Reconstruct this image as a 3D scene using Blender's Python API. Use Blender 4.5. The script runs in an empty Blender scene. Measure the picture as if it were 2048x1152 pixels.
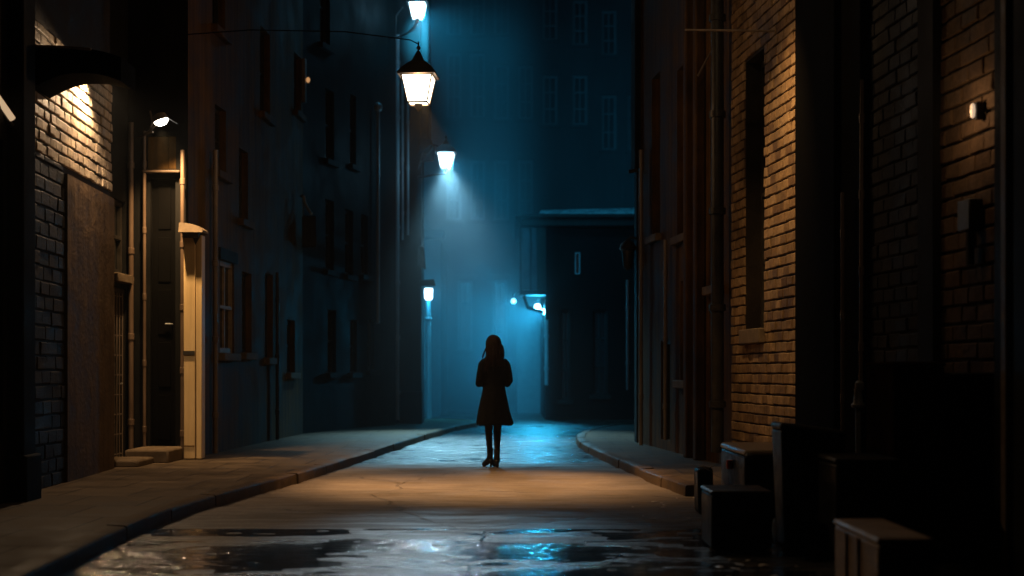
import bpy, bmesh, math, random
from mathutils import Vector, Matrix, noise
R = math.radians
random.seed(7)
S = bpy.context.scene
COL = S.collection

# ------------------------------------------------------------------ camera, sky, exposure
F_PX = 2844.4; HZ = 745.0; CAM_Z = 1.2
cam_data = bpy.data.cameras.new('camera'); cam = bpy.data.objects.new('camera', cam_data); COL.objects.link(cam)
cam.location = (0, 0, CAM_Z); cam.rotation_euler = (R(90), 0, 0)
cam_data.lens = 50; cam_data.sensor_width = 36; cam_data.shift_y = (HZ - 576) / 2048
cam_data.clip_start = 0.05; cam_data.clip_end = 500
cam_data.dof.use_dof = True; cam_data.dof.focus_distance = 15.0; cam_data.dof.aperture_fstop = 1.3
S.camera = cam
W = bpy.data.worlds.new('World'); S.world = W; W.use_nodes = True
wn = W.node_tree; sky = wn.nodes.new('ShaderNodeTexSky'); sky.sky_type = 'NISHITA'; sky.sun_disc = False
sky.sun_elevation = R(-4.5); sky.sun_rotation = R(30); sky.air_density = 1.2; sky.ozone_density = 4
wn.links.new(sky.outputs[0], wn.nodes['Background'].inputs[0]); wn.nodes['Background'].inputs[1].default_value = 0.007
S.view_settings.view_transform = 'Standard'; S.view_settings.look = 'None'; S.view_settings.exposure = 0.0; S.view_settings.gamma = 1
S.render.engine = 'CYCLES'
S.cycles.use_denoising = True
S.cycles.max_bounces = 4; S.cycles.diffuse_bounces = 2; S.cycles.glossy_bounces = 2; S.cycles.volume_bounces = 0
S.cycles.transparent_max_bounces = 8
S.cycles.sample_clamp_indirect = 4.0
S.cycles.caustics_reflective = False; S.cycles.caustics_refractive = False

WARM = (1.0, 0.56, 0.24); WARMW = (1.0, 0.72, 0.45); BLUE = (0.05, 0.52, 1.0); CYAN = (0.03, 0.56, 1.0)

def P(px, py, Y): return Vector(((px - 1024) / F_PX * Y, Y, CAM_Z + (HZ - py) / F_PX * Y))
def G(px, py):
    Y = CAM_Z * F_PX / (py - HZ); return Vector(((px - 1024) / F_PX * Y, Y, 0))

# ------------------------------------------------------------------ materials
def newmat(name):
    m = bpy.data.materials.new(name); m.use_nodes = True
    return m, m.node_tree, m.node_tree.nodes['Principled BSDF']
def N(nt, t, **kw):
    n = nt.nodes.new(t)
    for k, v in kw.items():
        if k.startswith('i_'):
            key = k[2:]; key = int(key) if key.isdigit() else key.replace('_', ' ')
            n.inputs[key].default_value = v
        else: setattr(n, k, v)
    return n
def ramp(nt, fac, stops):
    r = nt.nodes.new('ShaderNodeValToRGB'); nt.links.new(fac, r.inputs[0])
    e = r.color_ramp.elements
    while len(e) < len(stops): e.new(0.5)
    for el, (p, c) in zip(e, stops): el.position = p; el.color = (*c, 1) if len(c) == 3 else c
    return r.outputs[0]
def g(v): return (v, v, v)
def surf(name, c1, c2, rough=(0.6, 0.85), scale=3.0, stretch=(1, 1, 1), bump=0.25, metal=0.0, spec=0.08, fine=60.0, streak=0.0):
    """worn surface: two tones mixed by noise, streaks running down, fine bump"""
    m, nt, b = newmat(name); L = nt.links.new
    tc = N(nt, 'ShaderNodeTexCoord'); mp = N(nt, 'ShaderNodeMapping'); mp.inputs['Scale'].default_value = stretch
    L(tc.outputs['Object'], mp.inputs[0])
    n1 = N(nt, 'ShaderNodeTexNoise', i_Scale=scale, i_Detail=8.0, i_Roughness=0.62); L(mp.outputs[0], n1.inputs[0])
    col = ramp(nt, n1.outputs[0], [(0.32, c1), (0.68, c2)])
    if streak:
        m2 = N(nt, 'ShaderNodeMapping'); m2.inputs['Scale'].default_value = (9, 9, 0.5); L(tc.outputs['Object'], m2.inputs[0])
        n3 = N(nt, 'ShaderNodeTexNoise', i_Scale=1.0, i_Detail=5.0, i_Roughness=0.6); L(m2.outputs[0], n3.inputs[0])
        st = ramp(nt, n3.outputs[0], [(0.35, g(1 - streak)), (0.65, g(1.0))])
        mx = N(nt, 'ShaderNodeMix', data_type='RGBA', blend_type='MULTIPLY'); mx.inputs[0].default_value = 1
        L(col, mx.inputs[6]); L(st, mx.inputs[7]); col = mx.outputs[2]
    L(col, b.inputs['Base Color'])
    n2 = N(nt, 'ShaderNodeTexNoise', i_Scale=fine, i_Detail=4.0); L(tc.outputs['Object'], n2.inputs[0])
    rr = N(nt, 'ShaderNodeMapRange', i_1=0.3, i_2=0.7, i_3=rough[0], i_4=rough[1]); L(n1.outputs[0], rr.inputs[0])
    L(rr.outputs[0], b.inputs['Roughness'])
    bp = N(nt, 'ShaderNodeBump', i_Strength=bump, i_Distance=0.02)
    add = N(nt, 'ShaderNodeMath', operation='MULTIPLY_ADD', i_1=0.35); L(n2.outputs[0], add.inputs[0]); L(n1.outputs[0], add.inputs[2])
    L(add.outputs[0], bp.inputs['Height']); L(bp.outputs[0], b.inputs['Normal'])
    b.inputs['Metallic'].default_value = metal; b.inputs['Specular IOR Level'].default_value = spec
    return m
def brickmat(name, tones, rough=(0.55, 0.85), bump=0.5):
    m, nt, b = newmat(name); L = nt.links.new
    tc = N(nt, 'ShaderNodeTexCoord'); ge = N(nt, 'ShaderNodeNewGeometry')
    col = ramp(nt, ge.outputs['Random Per Island'], [(i / (len(tones) - 1), t) for i, t in enumerate(tones)])
    n1 = N(nt, 'ShaderNodeTexNoise', i_Scale=14.0, i_Detail=8.0, i_Roughness=0.7); L(tc.outputs['Object'], n1.inputs[0])
    n0 = N(nt, 'ShaderNodeTexNoise', i_Scale=1.3, i_Detail=5.0, i_Roughness=0.6); L(tc.outputs['Object'], n0.inputs[0])
    v1 = ramp(nt, n1.outputs[0], [(0.3, g(0.55)), (0.7, g(1.15))]); v0 = ramp(nt, n0.outputs[0], [(0.32, g(0.5)), (0.62, g(1.0))])
    for v in (v1, v0):
        mx = N(nt, 'ShaderNodeMix', data_type='RGBA', blend_type='MULTIPLY'); mx.inputs[0].default_value = 1
        L(col, mx.inputs[6]); L(v, mx.inputs[7]); col = mx.outputs[2]
    L(col, b.inputs['Base Color'])
    rr = N(nt, 'ShaderNodeMapRange', i_1=0.3, i_2=0.7, i_3=rough[0], i_4=rough[1]); L(n0.outputs[0], rr.inputs[0]); L(rr.outputs[0], b.inputs['Roughness'])
    n2 = N(nt, 'ShaderNodeTexNoise', i_Scale=45.0, i_Detail=5.0, i_Roughness=0.6); L(tc.outputs['Object'], n2.inputs[0])
    b.inputs['Specular IOR Level'].default_value = .12; bp = N(nt, 'ShaderNodeBump', i_Strength=bump, i_Distance=0.012); L(n2.outputs[0], bp.inputs['Height']); L(bp.outputs[0], b.inputs['Normal'])
    return m
def emis(name, col, st):
    m, nt, b = newmat(name)
    b.inputs['Base Color'].default_value = (*col, 1); b.inputs['Emission Color'].default_value = (*col, 1); b.inputs['Emission Strength'].default_value = st
    return m
def lampglass(name, col, st, tr=0.55):
    """frosted lamp glass: glows, and lets the burner's light through"""
    m = bpy.data.materials.new(name); m.use_nodes = True; nt = m.node_tree; nt.nodes.clear()
    o = N(nt, 'ShaderNodeOutputMaterial'); e = N(nt, 'ShaderNodeEmission'); t = N(nt, 'ShaderNodeBsdfTransparent'); mx = N(nt, 'ShaderNodeMixShader')
    e.inputs[0].default_value = (*col, 1); e.inputs[1].default_value = st; mx.inputs[0].default_value = 1 - tr
    nt.links.new(t.outputs[0], mx.inputs[1]); nt.links.new(e.outputs[0], mx.inputs[2]); nt.links.new(mx.outputs[0], o.inputs[0])
    return m
def plain(name, c, r, metal=0.0, spec=0.5):
    m, nt, b = newmat(name); b.inputs['Base Color'].default_value = (*c, 1); b.inputs['Roughness'].default_value = r
    b.inputs['Metallic'].default_value = metal; b.inputs['Specular IOR Level'].default_value = spec
    tc = N(nt, 'ShaderNodeTexCoord'); n = N(nt, 'ShaderNodeTexNoise', i_Scale=22.0, i_Detail=5.0); nt.links.new(tc.outputs['Object'], n.inputs[0])
    rr = N(nt, 'ShaderNodeMapRange', i_1=0.3, i_2=0.7, i_3=max(r - 0.1, 0.03), i_4=min(r + 0.15, 1)); nt.links.new(n.outputs[0], rr.inputs[0]); nt.links.new(rr.outputs[0], b.inputs['Roughness'])
    return m

M = {}
M['brick_amber'] = brickmat('amber_brick', [(0.26, 0.16, 0.08), (0.36, 0.235, 0.12), (0.17, 0.10, 0.055), (0.42, 0.28, 0.15), (0.30, 0.19, 0.10)])
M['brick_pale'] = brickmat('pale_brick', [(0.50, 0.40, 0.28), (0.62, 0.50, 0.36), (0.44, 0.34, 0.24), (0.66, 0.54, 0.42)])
M['brick_dim_blue'] = brickmat('dim_blue_brick', [(0.016, 0.020, 0.030), (0.028, 0.034, 0.048), (0.011, 0.014, 0.021)], rough=(.5, .8))  # dim blue of the night sky put into the brick tones
M['brick_brown'] = brickmat('brown_brick', [(0.13, 0.08, 0.045), (0.19, 0.12, 0.07), (0.10, 0.06, 0.035)])
M['mortar'] = surf('dark_mortar', (0.012, 0.009, 0.007), (0.03, 0.022, 0.016), bump=0.6)
M['plaster'] = surf('brown_plaster', (0.07, 0.045, 0.026), (0.16, 0.105, 0.062), scale=3.5, bump=0.8, streak=0.3, fine=25)
M['brick_dark'] = brickmat('dark_brick', [(0.03, 0.024, 0.02), (0.055, 0.045, 0.037), (0.018, 0.015, 0.013), (0.04, 0.03, 0.024)], rough=(.45, .8), bump=.9)  # darker tones for the lower bricks of the left pier
M['render'] = surf('street_render', (0.06, 0.030, 0.007), (0.15, 0.078, 0.020), scale=1.6, bump=0.4, streak=0.55)
M['render_dark'] = surf('dark_render', (0.010, 0.009, 0.009), (0.026, 0.023, 0.022), scale=1.4, bump=0.4, streak=0.5)
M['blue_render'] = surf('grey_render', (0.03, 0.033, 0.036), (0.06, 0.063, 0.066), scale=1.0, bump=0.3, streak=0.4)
M['black_render'] = surf('near_black_render', (0.005, 0.005, 0.005), (0.013, 0.012, 0.011), scale=1.4, bump=0.4, streak=0.4)  # near-black base colour; on lamp-side walls it stands in for shade
M['shade_black'] = surf('shade_black', (0.0016, 0.0015, 0.0014), (0.003, 0.0027, 0.0025), rough=(0.8, 0.95), scale=2, bump=0.2, spec=0.03)  # black too deep to show lamplight; shade put into the colour
M['iron'] = surf('black_iron', (0.012, 0.012, 0.013), (0.03, 0.026, 0.024), rough=(0.35, 0.6), scale=9, bump=0.15, spec=0.5)
M['pipe_mid'] = surf('tan_pipe', (0.07, 0.045, 0.03), (0.13, 0.085, 0.055), rough=(0.35, 0.6), scale=6, bump=0.12, stretch=(1, 1, 0.3), spec=0.3)
M['pipe_brown'] = surf('brown_pipe', (0.035, 0.022, 0.014), (0.07, 0.045, 0.028), rough=(0.35, 0.6), scale=6, bump=0.12, stretch=(1, 1, 0.3), spec=0.3)
M['pipe'] = surf('painted_pipe', (0.13, 0.10, 0.08), (0.22, 0.17, 0.13), rough=(0.3, 0.55), scale=6, bump=0.12, stretch=(1, 1, 0.3), spec=0.4)
M['pipe_grey'] = surf('grey_pipe', (0.16, 0.17, 0.18), (0.26, 0.27, 0.28), rough=(0.3, 0.5), scale=6, bump=0.1, stretch=(1, 1, 0.3), spec=0.4)
M['pipe_black'] = surf('black_pipe', (0.015, 0.014, 0.013), (0.035, 0.03, 0.026), rough=(0.35, 0.6), scale=6, bump=0.15, spec=0.4)
M['cream'] = surf('cream_paint', (0.62, 0.44, 0.22), (0.74, 0.55, 0.30), rough=(0.4, 0.6), scale=4, bump=0.12, streak=0.25, stretch=(1, 1, 0.4))
M['wood_dark'] = surf('dark_door_paint', (0.014, 0.011, 0.009), (0.035, 0.026, 0.02), rough=(0.4, 0.65), scale=5, stretch=(6, 6, 0.5), bump=0.3, spec=0.4)
M['frame'] = surf('window_paint', (0.25, 0.18, 0.11), (0.40, 0.30, 0.2), rough=(0.45, 0.7), scale=7, bump=0.2)
M['frame_dark'] = surf('dark_window_paint', (0.018, 0.015, 0.012), (0.04, 0.034, 0.028), rough=(0.4, 0.65), scale=7, bump=0.2)
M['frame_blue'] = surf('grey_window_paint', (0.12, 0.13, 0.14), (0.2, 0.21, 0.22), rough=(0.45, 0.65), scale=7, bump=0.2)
M['stone'] = surf('worn_stone', (0.09, 0.065, 0.042), (0.19, 0.14, 0.09), scale=4, bump=0.6)
M['glass'] = plain('dark_window_glass', (0.006, 0.007, 0.008), 0.12, spec=0.7)
M['slab'] = surf('pavement_concrete', (0.05, 0.038, 0.026), (0.12, 0.092, 0.064), rough=(0.45, 0.8), scale=1.8, bump=0.45, fine=90)
M['kerbstone'] = surf('kerb_granite', (0.05, 0.034, 0.02), (0.13, 0.09, 0.055), rough=(0.35, 0.7), scale=5, bump=0.6, spec=0.04)
M['paving'] = surf('paving_slabs', (0.05, 0.036, 0.023), (0.13, 0.095, 0.062), rough=(0.45, 0.8), scale=2.6, bump=0.5, fine=90)
nt = M['paving'].node_tree; b = nt.nodes['Principled BSDF']; L = nt.links.new
tc = N(nt, 'ShaderNodeTexCoord'); br_ = N(nt, 'ShaderNodeTexBrick', i_Scale=1.0); L(tc.outputs['Object'], br_.inputs[0])
for k_, v_ in (('Mortar Size', .009), ('Brick Width', .62), ('Row Height', .9), ('Mortar Smooth', .3)): br_.inputs[k_].default_value = v_
br_.inputs['Color1'].default_value = (.75, .75, .75, 1); br_.inputs['Color2'].default_value = (1.1, 1.1, 1.1, 1); br_.inputs['Mortar'].default_value = (.3, .3, .3, 1)
mx = N(nt, 'ShaderNodeMix', data_type='RGBA', blend_type='MULTIPLY'); mx.inputs[0].default_value = 1
L(b.inputs['Base Color'].links[0].from_socket, mx.inputs[6]); L(br_.outputs[0], mx.inputs[7]); L(mx.outputs[2], b.inputs['Base Color'])
bj = N(nt, 'ShaderNodeBump', i_Strength=.8, i_Distance=.012, invert=True); L(br_.outputs['Fac'], bj.inputs['Height']); L(b.inputs['Normal'].links[0].from_socket, bj.inputs['Normal']); L(bj.outputs[0], b.inputs['Normal'])
M['coat'] = surf('black_wool', (0.004, 0.004, 0.004), (0.009, 0.008, 0.008), rough=(0.9, 1.0), scale=20, bump=0.3, spec=0.1)
M['hair'] = surf('brown_hair', (0.008, 0.004, 0.003), (0.02, 0.009, 0.005), rough=(0.4, 0.6), scale=30, stretch=(3, 3, 0.3), bump=0.5)
M['skin'] = plain('skin', (0.45, 0.24, 0.16), 0.5)
M['tights'] = plain('black_tights', (0.008, 0.007, 0.008), 0.6, spec=0.3)
M['leather'] = plain('black_leather', (0.01, 0.008, 0.008), 0.35)
M['plastic'] = surf('black_bin_plastic', (0.006, 0.006, 0.007), (0.014, 0.013, 0.013), rough=(0.35, 0.6), scale=8, bump=0.15, spec=0.12)
M['plastic_lid'] = surf('beige_lid', (0.42, 0.31, 0.21), (0.58, 0.44, 0.31), rough=(0.3, 0.5), scale=8, bump=0.2, spec=0.4)
M['crate'] = surf('brown_board', (0.26, 0.15, 0.075), (0.46, 0.28, 0.15), rough=(0.4, 0.7), scale=6, stretch=(1, 1, 4), bump=0.3, spec=0.4)
M['steel_box'] = surf('dark_cabinet', (0.02, 0.010, 0.005), (0.04, 0.021, 0.011), rough=(0.9, 1.0), scale=3, bump=0.2, streak=0.4, spec=0.0)
M['red'] = plain('red_plastic', (0.8, 0.08, 0.02), 0.4)
M['white_wire'] = plain('pale_cord', (0.5, 0.45, 0.4), 0.5)
M['lead'] = surf('wet_lead_roof', (0.14, 0.15, 0.16), (0.24, 0.25, 0.26), rough=(0.15, 0.4), scale=3, bump=0.4, spec=0.4)
M['water'] = None

# asphalt: wetness attribute drives roughness
m, nt, b = newmat('asphalt'); L = nt.links.new; M['asphalt'] = m; b.inputs['Specular IOR Level'].default_value = .36
tc = N(nt, 'ShaderNodeTexCoord'); at = N(nt, 'ShaderNodeAttribute', attribute_name='wet')
n1 = N(nt, 'ShaderNodeTexNoise', i_Scale=0.9, i_Detail=9.0, i_Roughness=0.65); L(tc.outputs['Object'], n1.inputs[0])
n2 = N(nt, 'ShaderNodeTexNoise', i_Scale=110.0, i_Detail=3.0); L(tc.outputs['Object'], n2.inputs[0])
vo = N(nt, 'ShaderNodeTexVoronoi', feature='DISTANCE_TO_EDGE', i_Scale=0.33)
nd = N(nt, 'ShaderNodeTexNoise', i_Scale=2.5, i_Detail=5.0); L(tc.outputs['Object'], nd.inputs[0])
mv = N(nt, 'ShaderNodeMix', data_type='VECTOR'); mv.inputs[0].default_value = 0.16; L(tc.outputs['Object'], mv.inputs[4]); L(nd.outputs[1], mv.inputs[5]); L(mv.outputs[1], vo.inputs[0])
crack = ramp(nt, vo.outputs[0], [(0.0, g(0.0)), (0.004, g(1.0))])
base = ramp(nt, n1.outputs[0], [(0.3, (0.10, 0.078, 0.058)), (0.5, (0.16, 0.125, 0.095)), (0.72, (0.23, 0.18, 0.135))])
agg = ramp(nt, n2.outputs[0], [(0.3, g(0.6)), (0.7, g(1.3))])
for v in (agg, ):
    mx = N(nt, 'ShaderNodeMix', data_type='RGBA', blend_type='MULTIPLY'); mx.inputs[0].default_value = 1; L(base, mx.inputs[6]); L(v, mx.inputs[7]); base = mx.outputs[2]
mx = N(nt, 'ShaderNodeMix', data_type='RGBA', blend_type='MULTIPLY'); mx.inputs[0].default_value = 0.35; L(base, mx.inputs[6]); L(crack, mx.inputs[7]); base = mx.outputs[2]
wm = N(nt, 'ShaderNodeMapRange', i_1=0.0, i_2=1.0, i_3=1.0, i_4=0.12); L(at.outputs['Fac'], wm.inputs[0])
mx = N(nt, 'ShaderNodeMix', data_type='RGBA', blend_type='MULTIPLY'); mx.inputs[0].default_value = 1; L(base, mx.inputs[6]); L(wm.outputs[0], mx.inputs[7]); L(mx.outputs[2], b.inputs['Base Color'])
ns = N(nt, 'ShaderNodeTexNoise', i_Scale=2.2, i_Detail=6.0, i_Roughness=0.6); mpp = N(nt, 'ShaderNodeMapping'); mpp.inputs['Scale'].default_value = (0.55, 3.0, 1)
L(tc.outputs['Object'], mpp.inputs[0]); L(mpp.outputs[0], ns.inputs[0])
q = N(nt, 'ShaderNodeMapRange', i_1=0.42, i_2=0.58, i_3=0.0, i_4=1.0); L(ns.outputs[0], q.inputs[0])
ra = N(nt, 'ShaderNodeMapRange', i_1=0.0, i_2=1.0, i_3=0.72, i_4=0.20); L(at.outputs['Fac'], ra.inputs[0])
rb = N(nt, 'ShaderNodeMath', operation='MULTIPLY_ADD', i_1=0.22); L(q.outputs[0], rb.inputs[0]); L(ra.outputs[0], rb.inputs[2]); L(rb.outputs[0], b.inputs['Roughness'])
bp = N(nt, 'ShaderNodeBump', i_Strength=0.35, i_Distance=0.006); L(n2.outputs[0], bp.inputs['Height'])
bp2 = N(nt, 'ShaderNodeBump', i_Strength=0.8, i_Distance=0.02); L(crack, bp2.inputs['Height']); L(bp.outputs[0], bp2.inputs['Normal'])
bp3 = N(nt, 'ShaderNodeBump', i_Strength=0.9, i_Distance=0.045); L(ns.outputs[0], bp3.inputs['Height']); L(bp2.outputs[0], bp3.inputs['Normal'])
np_ = N(nt, 'ShaderNodeTexNoise', i_Scale=16.0, i_Detail=4.0, i_Roughness=0.7); L(tc.outputs['Object'], np_.inputs[0])
bp4 = N(nt, 'ShaderNodeBump', i_Strength=0.7, i_Distance=0.018); L(np_.outputs[0], bp4.inputs['Height']); L(bp3.outputs[0], bp4.inputs['Normal']); L(bp4.outputs[0], b.inputs['Normal'])
m, nt, b = newmat('puddle_water'); M['water'] = m
b.inputs['Base Color'].default_value = (0.012, 0.012, 0.013, 1); b.inputs['Roughness'].default_value = 0.09; b.inputs['Specular IOR Level'].default_value = 0.6
tc = N(nt, 'ShaderNodeTexCoord'); mpw = N(nt, 'ShaderNodeMapping'); mpw.inputs['Scale'].default_value = (.45, 1.2, 1); nt.links.new(tc.outputs['Object'], mpw.inputs[0]); n = N(nt, 'ShaderNodeTexNoise', i_Scale=9.0, i_Detail=4.0, i_Distortion=0.8); nt.links.new(mpw.outputs[0], n.inputs[0])
bp = N(nt, 'ShaderNodeBump', i_Strength=0.6, i_Distance=0.045); nt.links.new(n.outputs[0], bp.inputs['Height']); nt.links.new(bp.outputs[0], b.inputs['Normal'])

# ------------------------------------------------------------------ mesh helpers
class MB:
    def __init__(s): s.v = []; s.f = []; s.mi = []
    def add(s, vs, fs, mi=0):
        o = len(s.v); s.v += [tuple(v) for v in vs]; s.f += [tuple(i + o for i in f) for f in fs]; s.mi += [mi] * len(fs); return s
    def hexa(s, c, mi=0):   # c: 8 corners, bottom 4 ccw then top 4
        return s.add(c, [(3, 2, 1, 0), (4, 5, 6, 7), (0, 1, 5, 4), (1, 2, 6, 5), (2, 3, 7, 6), (3, 0, 4, 7)], mi)
    def box(s, a, b, mi=0):
        (x0, y0, z0), (x1, y1, z1) = a, b
        return s.hexa([(x0, y0, z0), (x1, y0, z0), (x1, y1, z0), (x0, y1, z0), (x0, y0, z1), (x1, y0, z1), (x1, y1, z1), (x0, y1, z1)], mi)
    def fbox(s, Fc, s0, s1, z0, z1, d0, d1, mi=0):
        a, b_ = (d0, d1)
        pts = [Fc.M(s0, z, d) if False else None for z in ()]
        c = []
        for z in (z0, z1):
            c += [Fc.M(s0, z, a), Fc.M(s1, z, a), Fc.M(s1, z, b_), Fc.M(s0, z, b_)]
        return s.hexa(c, mi)
    def tube(s, pts, r, n=10, cap=True, mi=0):
        pts = [Vector(p) for p in pts]; rs = r if isinstance(r, (list, tuple)) else [r] * len(pts); vs = []; fs = []
        up = None
        for i, p in enumerate(pts):
            t = (pts[min(i + 1, len(pts) - 1)] - pts[max(i - 1, 0)]).normalized()
            if up is None: up = Vector((0, 0, 1)) if abs(t.z) < 0.9 else Vector((1, 0, 0))
            a = t.cross(up).normalized(); b_ = a.cross(t).normalized(); up = b_
            for k in range(n):
                an = 2 * math.pi * k / n; vs.append(p + (a * math.cos(an) + b_ * math.sin(an)) * rs[i])
        for i in range(len(pts) - 1):
            for k in range(n):
                k2 = (k + 1) % n; fs.append((i * n + k, i * n + k2, (i + 1) * n + k2, (i + 1) * n + k))
        if cap: fs.append(tuple(range(n - 1, -1, -1))); fs.append(tuple((len(pts) - 1) * n + k for k in range(n)))
        return s.add(vs, fs, mi)
    def lathe(s, c, prof, n=20, ax=None, mi=0, sy=1.0):
        c = Vector(c); vs = []; fs = []
        for (r, h) in prof:
            for k in range(n):
                an = 2 * math.pi * k / n; v = Vector((r * math.cos(an), r * math.sin(an) * sy, h))
                if ax is not None: v = ax @ v
                vs.append(c + v)
        for i in range(len(prof) - 1):
            for k in range(n):
                k2 = (k + 1) % n; fs.append((i * n + k, i * n + k2, (i + 1) * n + k2, (i + 1) * n + k))
        fs.append(tuple(range(n - 1, -1, -1))); fs.append(tuple((len(prof) - 1) * n + k for k in range(n)))
        return s.add(vs, fs, mi)
    def prism(s, poly, z0, z1, mi=0):
        n = len(poly); vs = [(x, y, z0) for x, y in poly] + [(x, y, z1) for x, y in poly]
        return s.add(vs, [tuple(range(n - 1, -1, -1)), tuple(range(n, 2 * n))] + [(i, (i + 1) % n, (i + 1) % n + n, i + n) for i in range(n)], mi)
    def build(s, name, mats, parent=None, smooth=False, bevel=0.0, seg=2):
        me = bpy.data.meshes.new(name); me.from_pydata(s.v, [], s.f); 
        for mm in (mats if isinstance(mats, (list, tuple)) else [mats]): me.materials.append(mm)
        me.polygons.foreach_set('material_index', s.mi); me.update()
        bm = bmesh.new(); bm.from_mesh(me); bmesh.ops.recalc_face_normals(bm, faces=bm.faces); bm.to_mesh(me); bm.free()
        o = bpy.data.objects.new(name, me); COL.objects.link(o)
        if smooth:
            for p in me.polygons: p.use_smooth = True
            try: me.set_sharp_from_angle(angle=R(40))
            except Exception: pass
        if bevel:
            md = o.modifiers.new('bevel', 'BEVEL'); md.width = bevel; md.segments = seg; md.limit_method = 'ANGLE'; md.angle_limit = R(35)
            for p in me.polygons: p.use_smooth = True
            try: me.set_sharp_from_angle(angle=R(60))
            except Exception: pass
        if parent is not None:
            o.parent = parent; o.matrix_parent_inverse = parent.matrix_basis.inverted()
        return o
def tag(o, label=None, cat=None, group=None, kind=None):
    if label: o['label'] = label
    if cat: o['category'] = cat
    if group: o['group'] = group
    if kind: o['kind'] = kind
    return o
def thing(name, label, cat, loc=(0, 0, 0), group=None):
    o = bpy.data.objects.new(name, None); COL.objects.link(o); o.location = loc; o.empty_display_size = 0.2
    bpy.context.view_layer.update()
    return tag(o, label, cat, group)
def copy_tree(root, loc, label, group=None):
    r = root.copy(); COL.objects.link(r); r.location = loc; r['label'] = label
    if group: r['group'] = group
    def rec(a, b_):
        for ch in [c for c in a.children if c.name in S.objects]:
            c = ch.copy(); COL.objects.link(c); c.parent = b_; rec(ch, c)
    rec(root, r); return r
def light(name, kind, loc, col, power, parent=None, size=0.05, target=None, cone=None, blend=1.0):
    d = bpy.data.lights.new(name, kind); d.color = col; d.energy = power; d.shadow_soft_size = size
    if kind == 'SPOT': d.spot_size = R(cone); d.spot_blend = blend
    o = bpy.data.objects.new(name, d); COL.objects.link(o); o.location = loc
    if target is not None: o.rotation_euler = (Vector(target) - Vector(loc)).to_track_quat('-Z', 'Y').to_euler()
    if parent is not None:
        o.parent = parent; o.matrix_parent_inverse = parent.matrix_basis.inverted()
    return o

class Face:
    """vertical wall plane through two plan points; s runs p0->p1, d outward towards the street (normal n)"""
    def __init__(s, p0, p1, nside):
        s.p0 = Vector((p0[0], p0[1])); d = Vector((p1[0], p1[1])) - s.p0; s.len = d.length; s.d = d.normalized()
        s.n = Vector((s.d.y, -s.d.x)) * nside
    def M(s, t, z, d=0.0):
        p = s.p0 + s.d * t + s.n * d; return Vector((p.x, p.y, z))
    def S(s, px):        # where the sight line of a photo column meets the wall
        k = (px - 1024) / F_PX
        return (k * s.p0.y - s.p0.x) / (s.d.x - k * s.d.y)
    def Z(s, px, py):
        t = s.S(px); Y = s.p0.y + s.d.y * t; return CAM_Z + (HZ - py) / F_PX * Y
    def opn(s, pa, pb, ytop, ybot):
        a, b_ = sorted((s.S(pa), s.S(pb))); mid = (pa + pb) / 2
        return (a, b_, s.Z(mid, ybot), s.Z(mid, ytop))

def wall_mesh(mb, Fc, s0, s1, z0, z1, ops, rev=0.18, mi=0, d=0.0):
    """wall sheet with real openings and their reveals"""
    ss = sorted({s0, s1, *[v for o in ops for v in o[:2]]}); zs = sorted({z0, z1, *[v for o in ops for v in o[2:4]]})
    for a, b_ in zip(ss, ss[1:]):
        for c, e in zip(zs, zs[1:]):
            ms, mz = (a + b_) / 2, (c + e) / 2
            if any(o[0] < ms < o[1] and o[2] < mz < o[3] for o in ops): continue
            mb.add([Fc.M(a, c, d), Fc.M(b_, c, d), Fc.M(b_, e, d), Fc.M(a, e, d)], [(0, 1, 2, 3)], mi)
    for o in ops:
        a, b_, c, e = o[:4]
        q = [(a, c), (b_, c), (b_, e), (a, e)]
        for (u, v), (u2, v2) in zip(q, q[1:] + q[:1]):
            mb.add([Fc.M(u, v, d), Fc.M(u2, v2, d), Fc.M(u2, v2, d - rev), Fc.M(u, v, d - rev)], [(0, 1, 2, 3)], mi)
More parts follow.
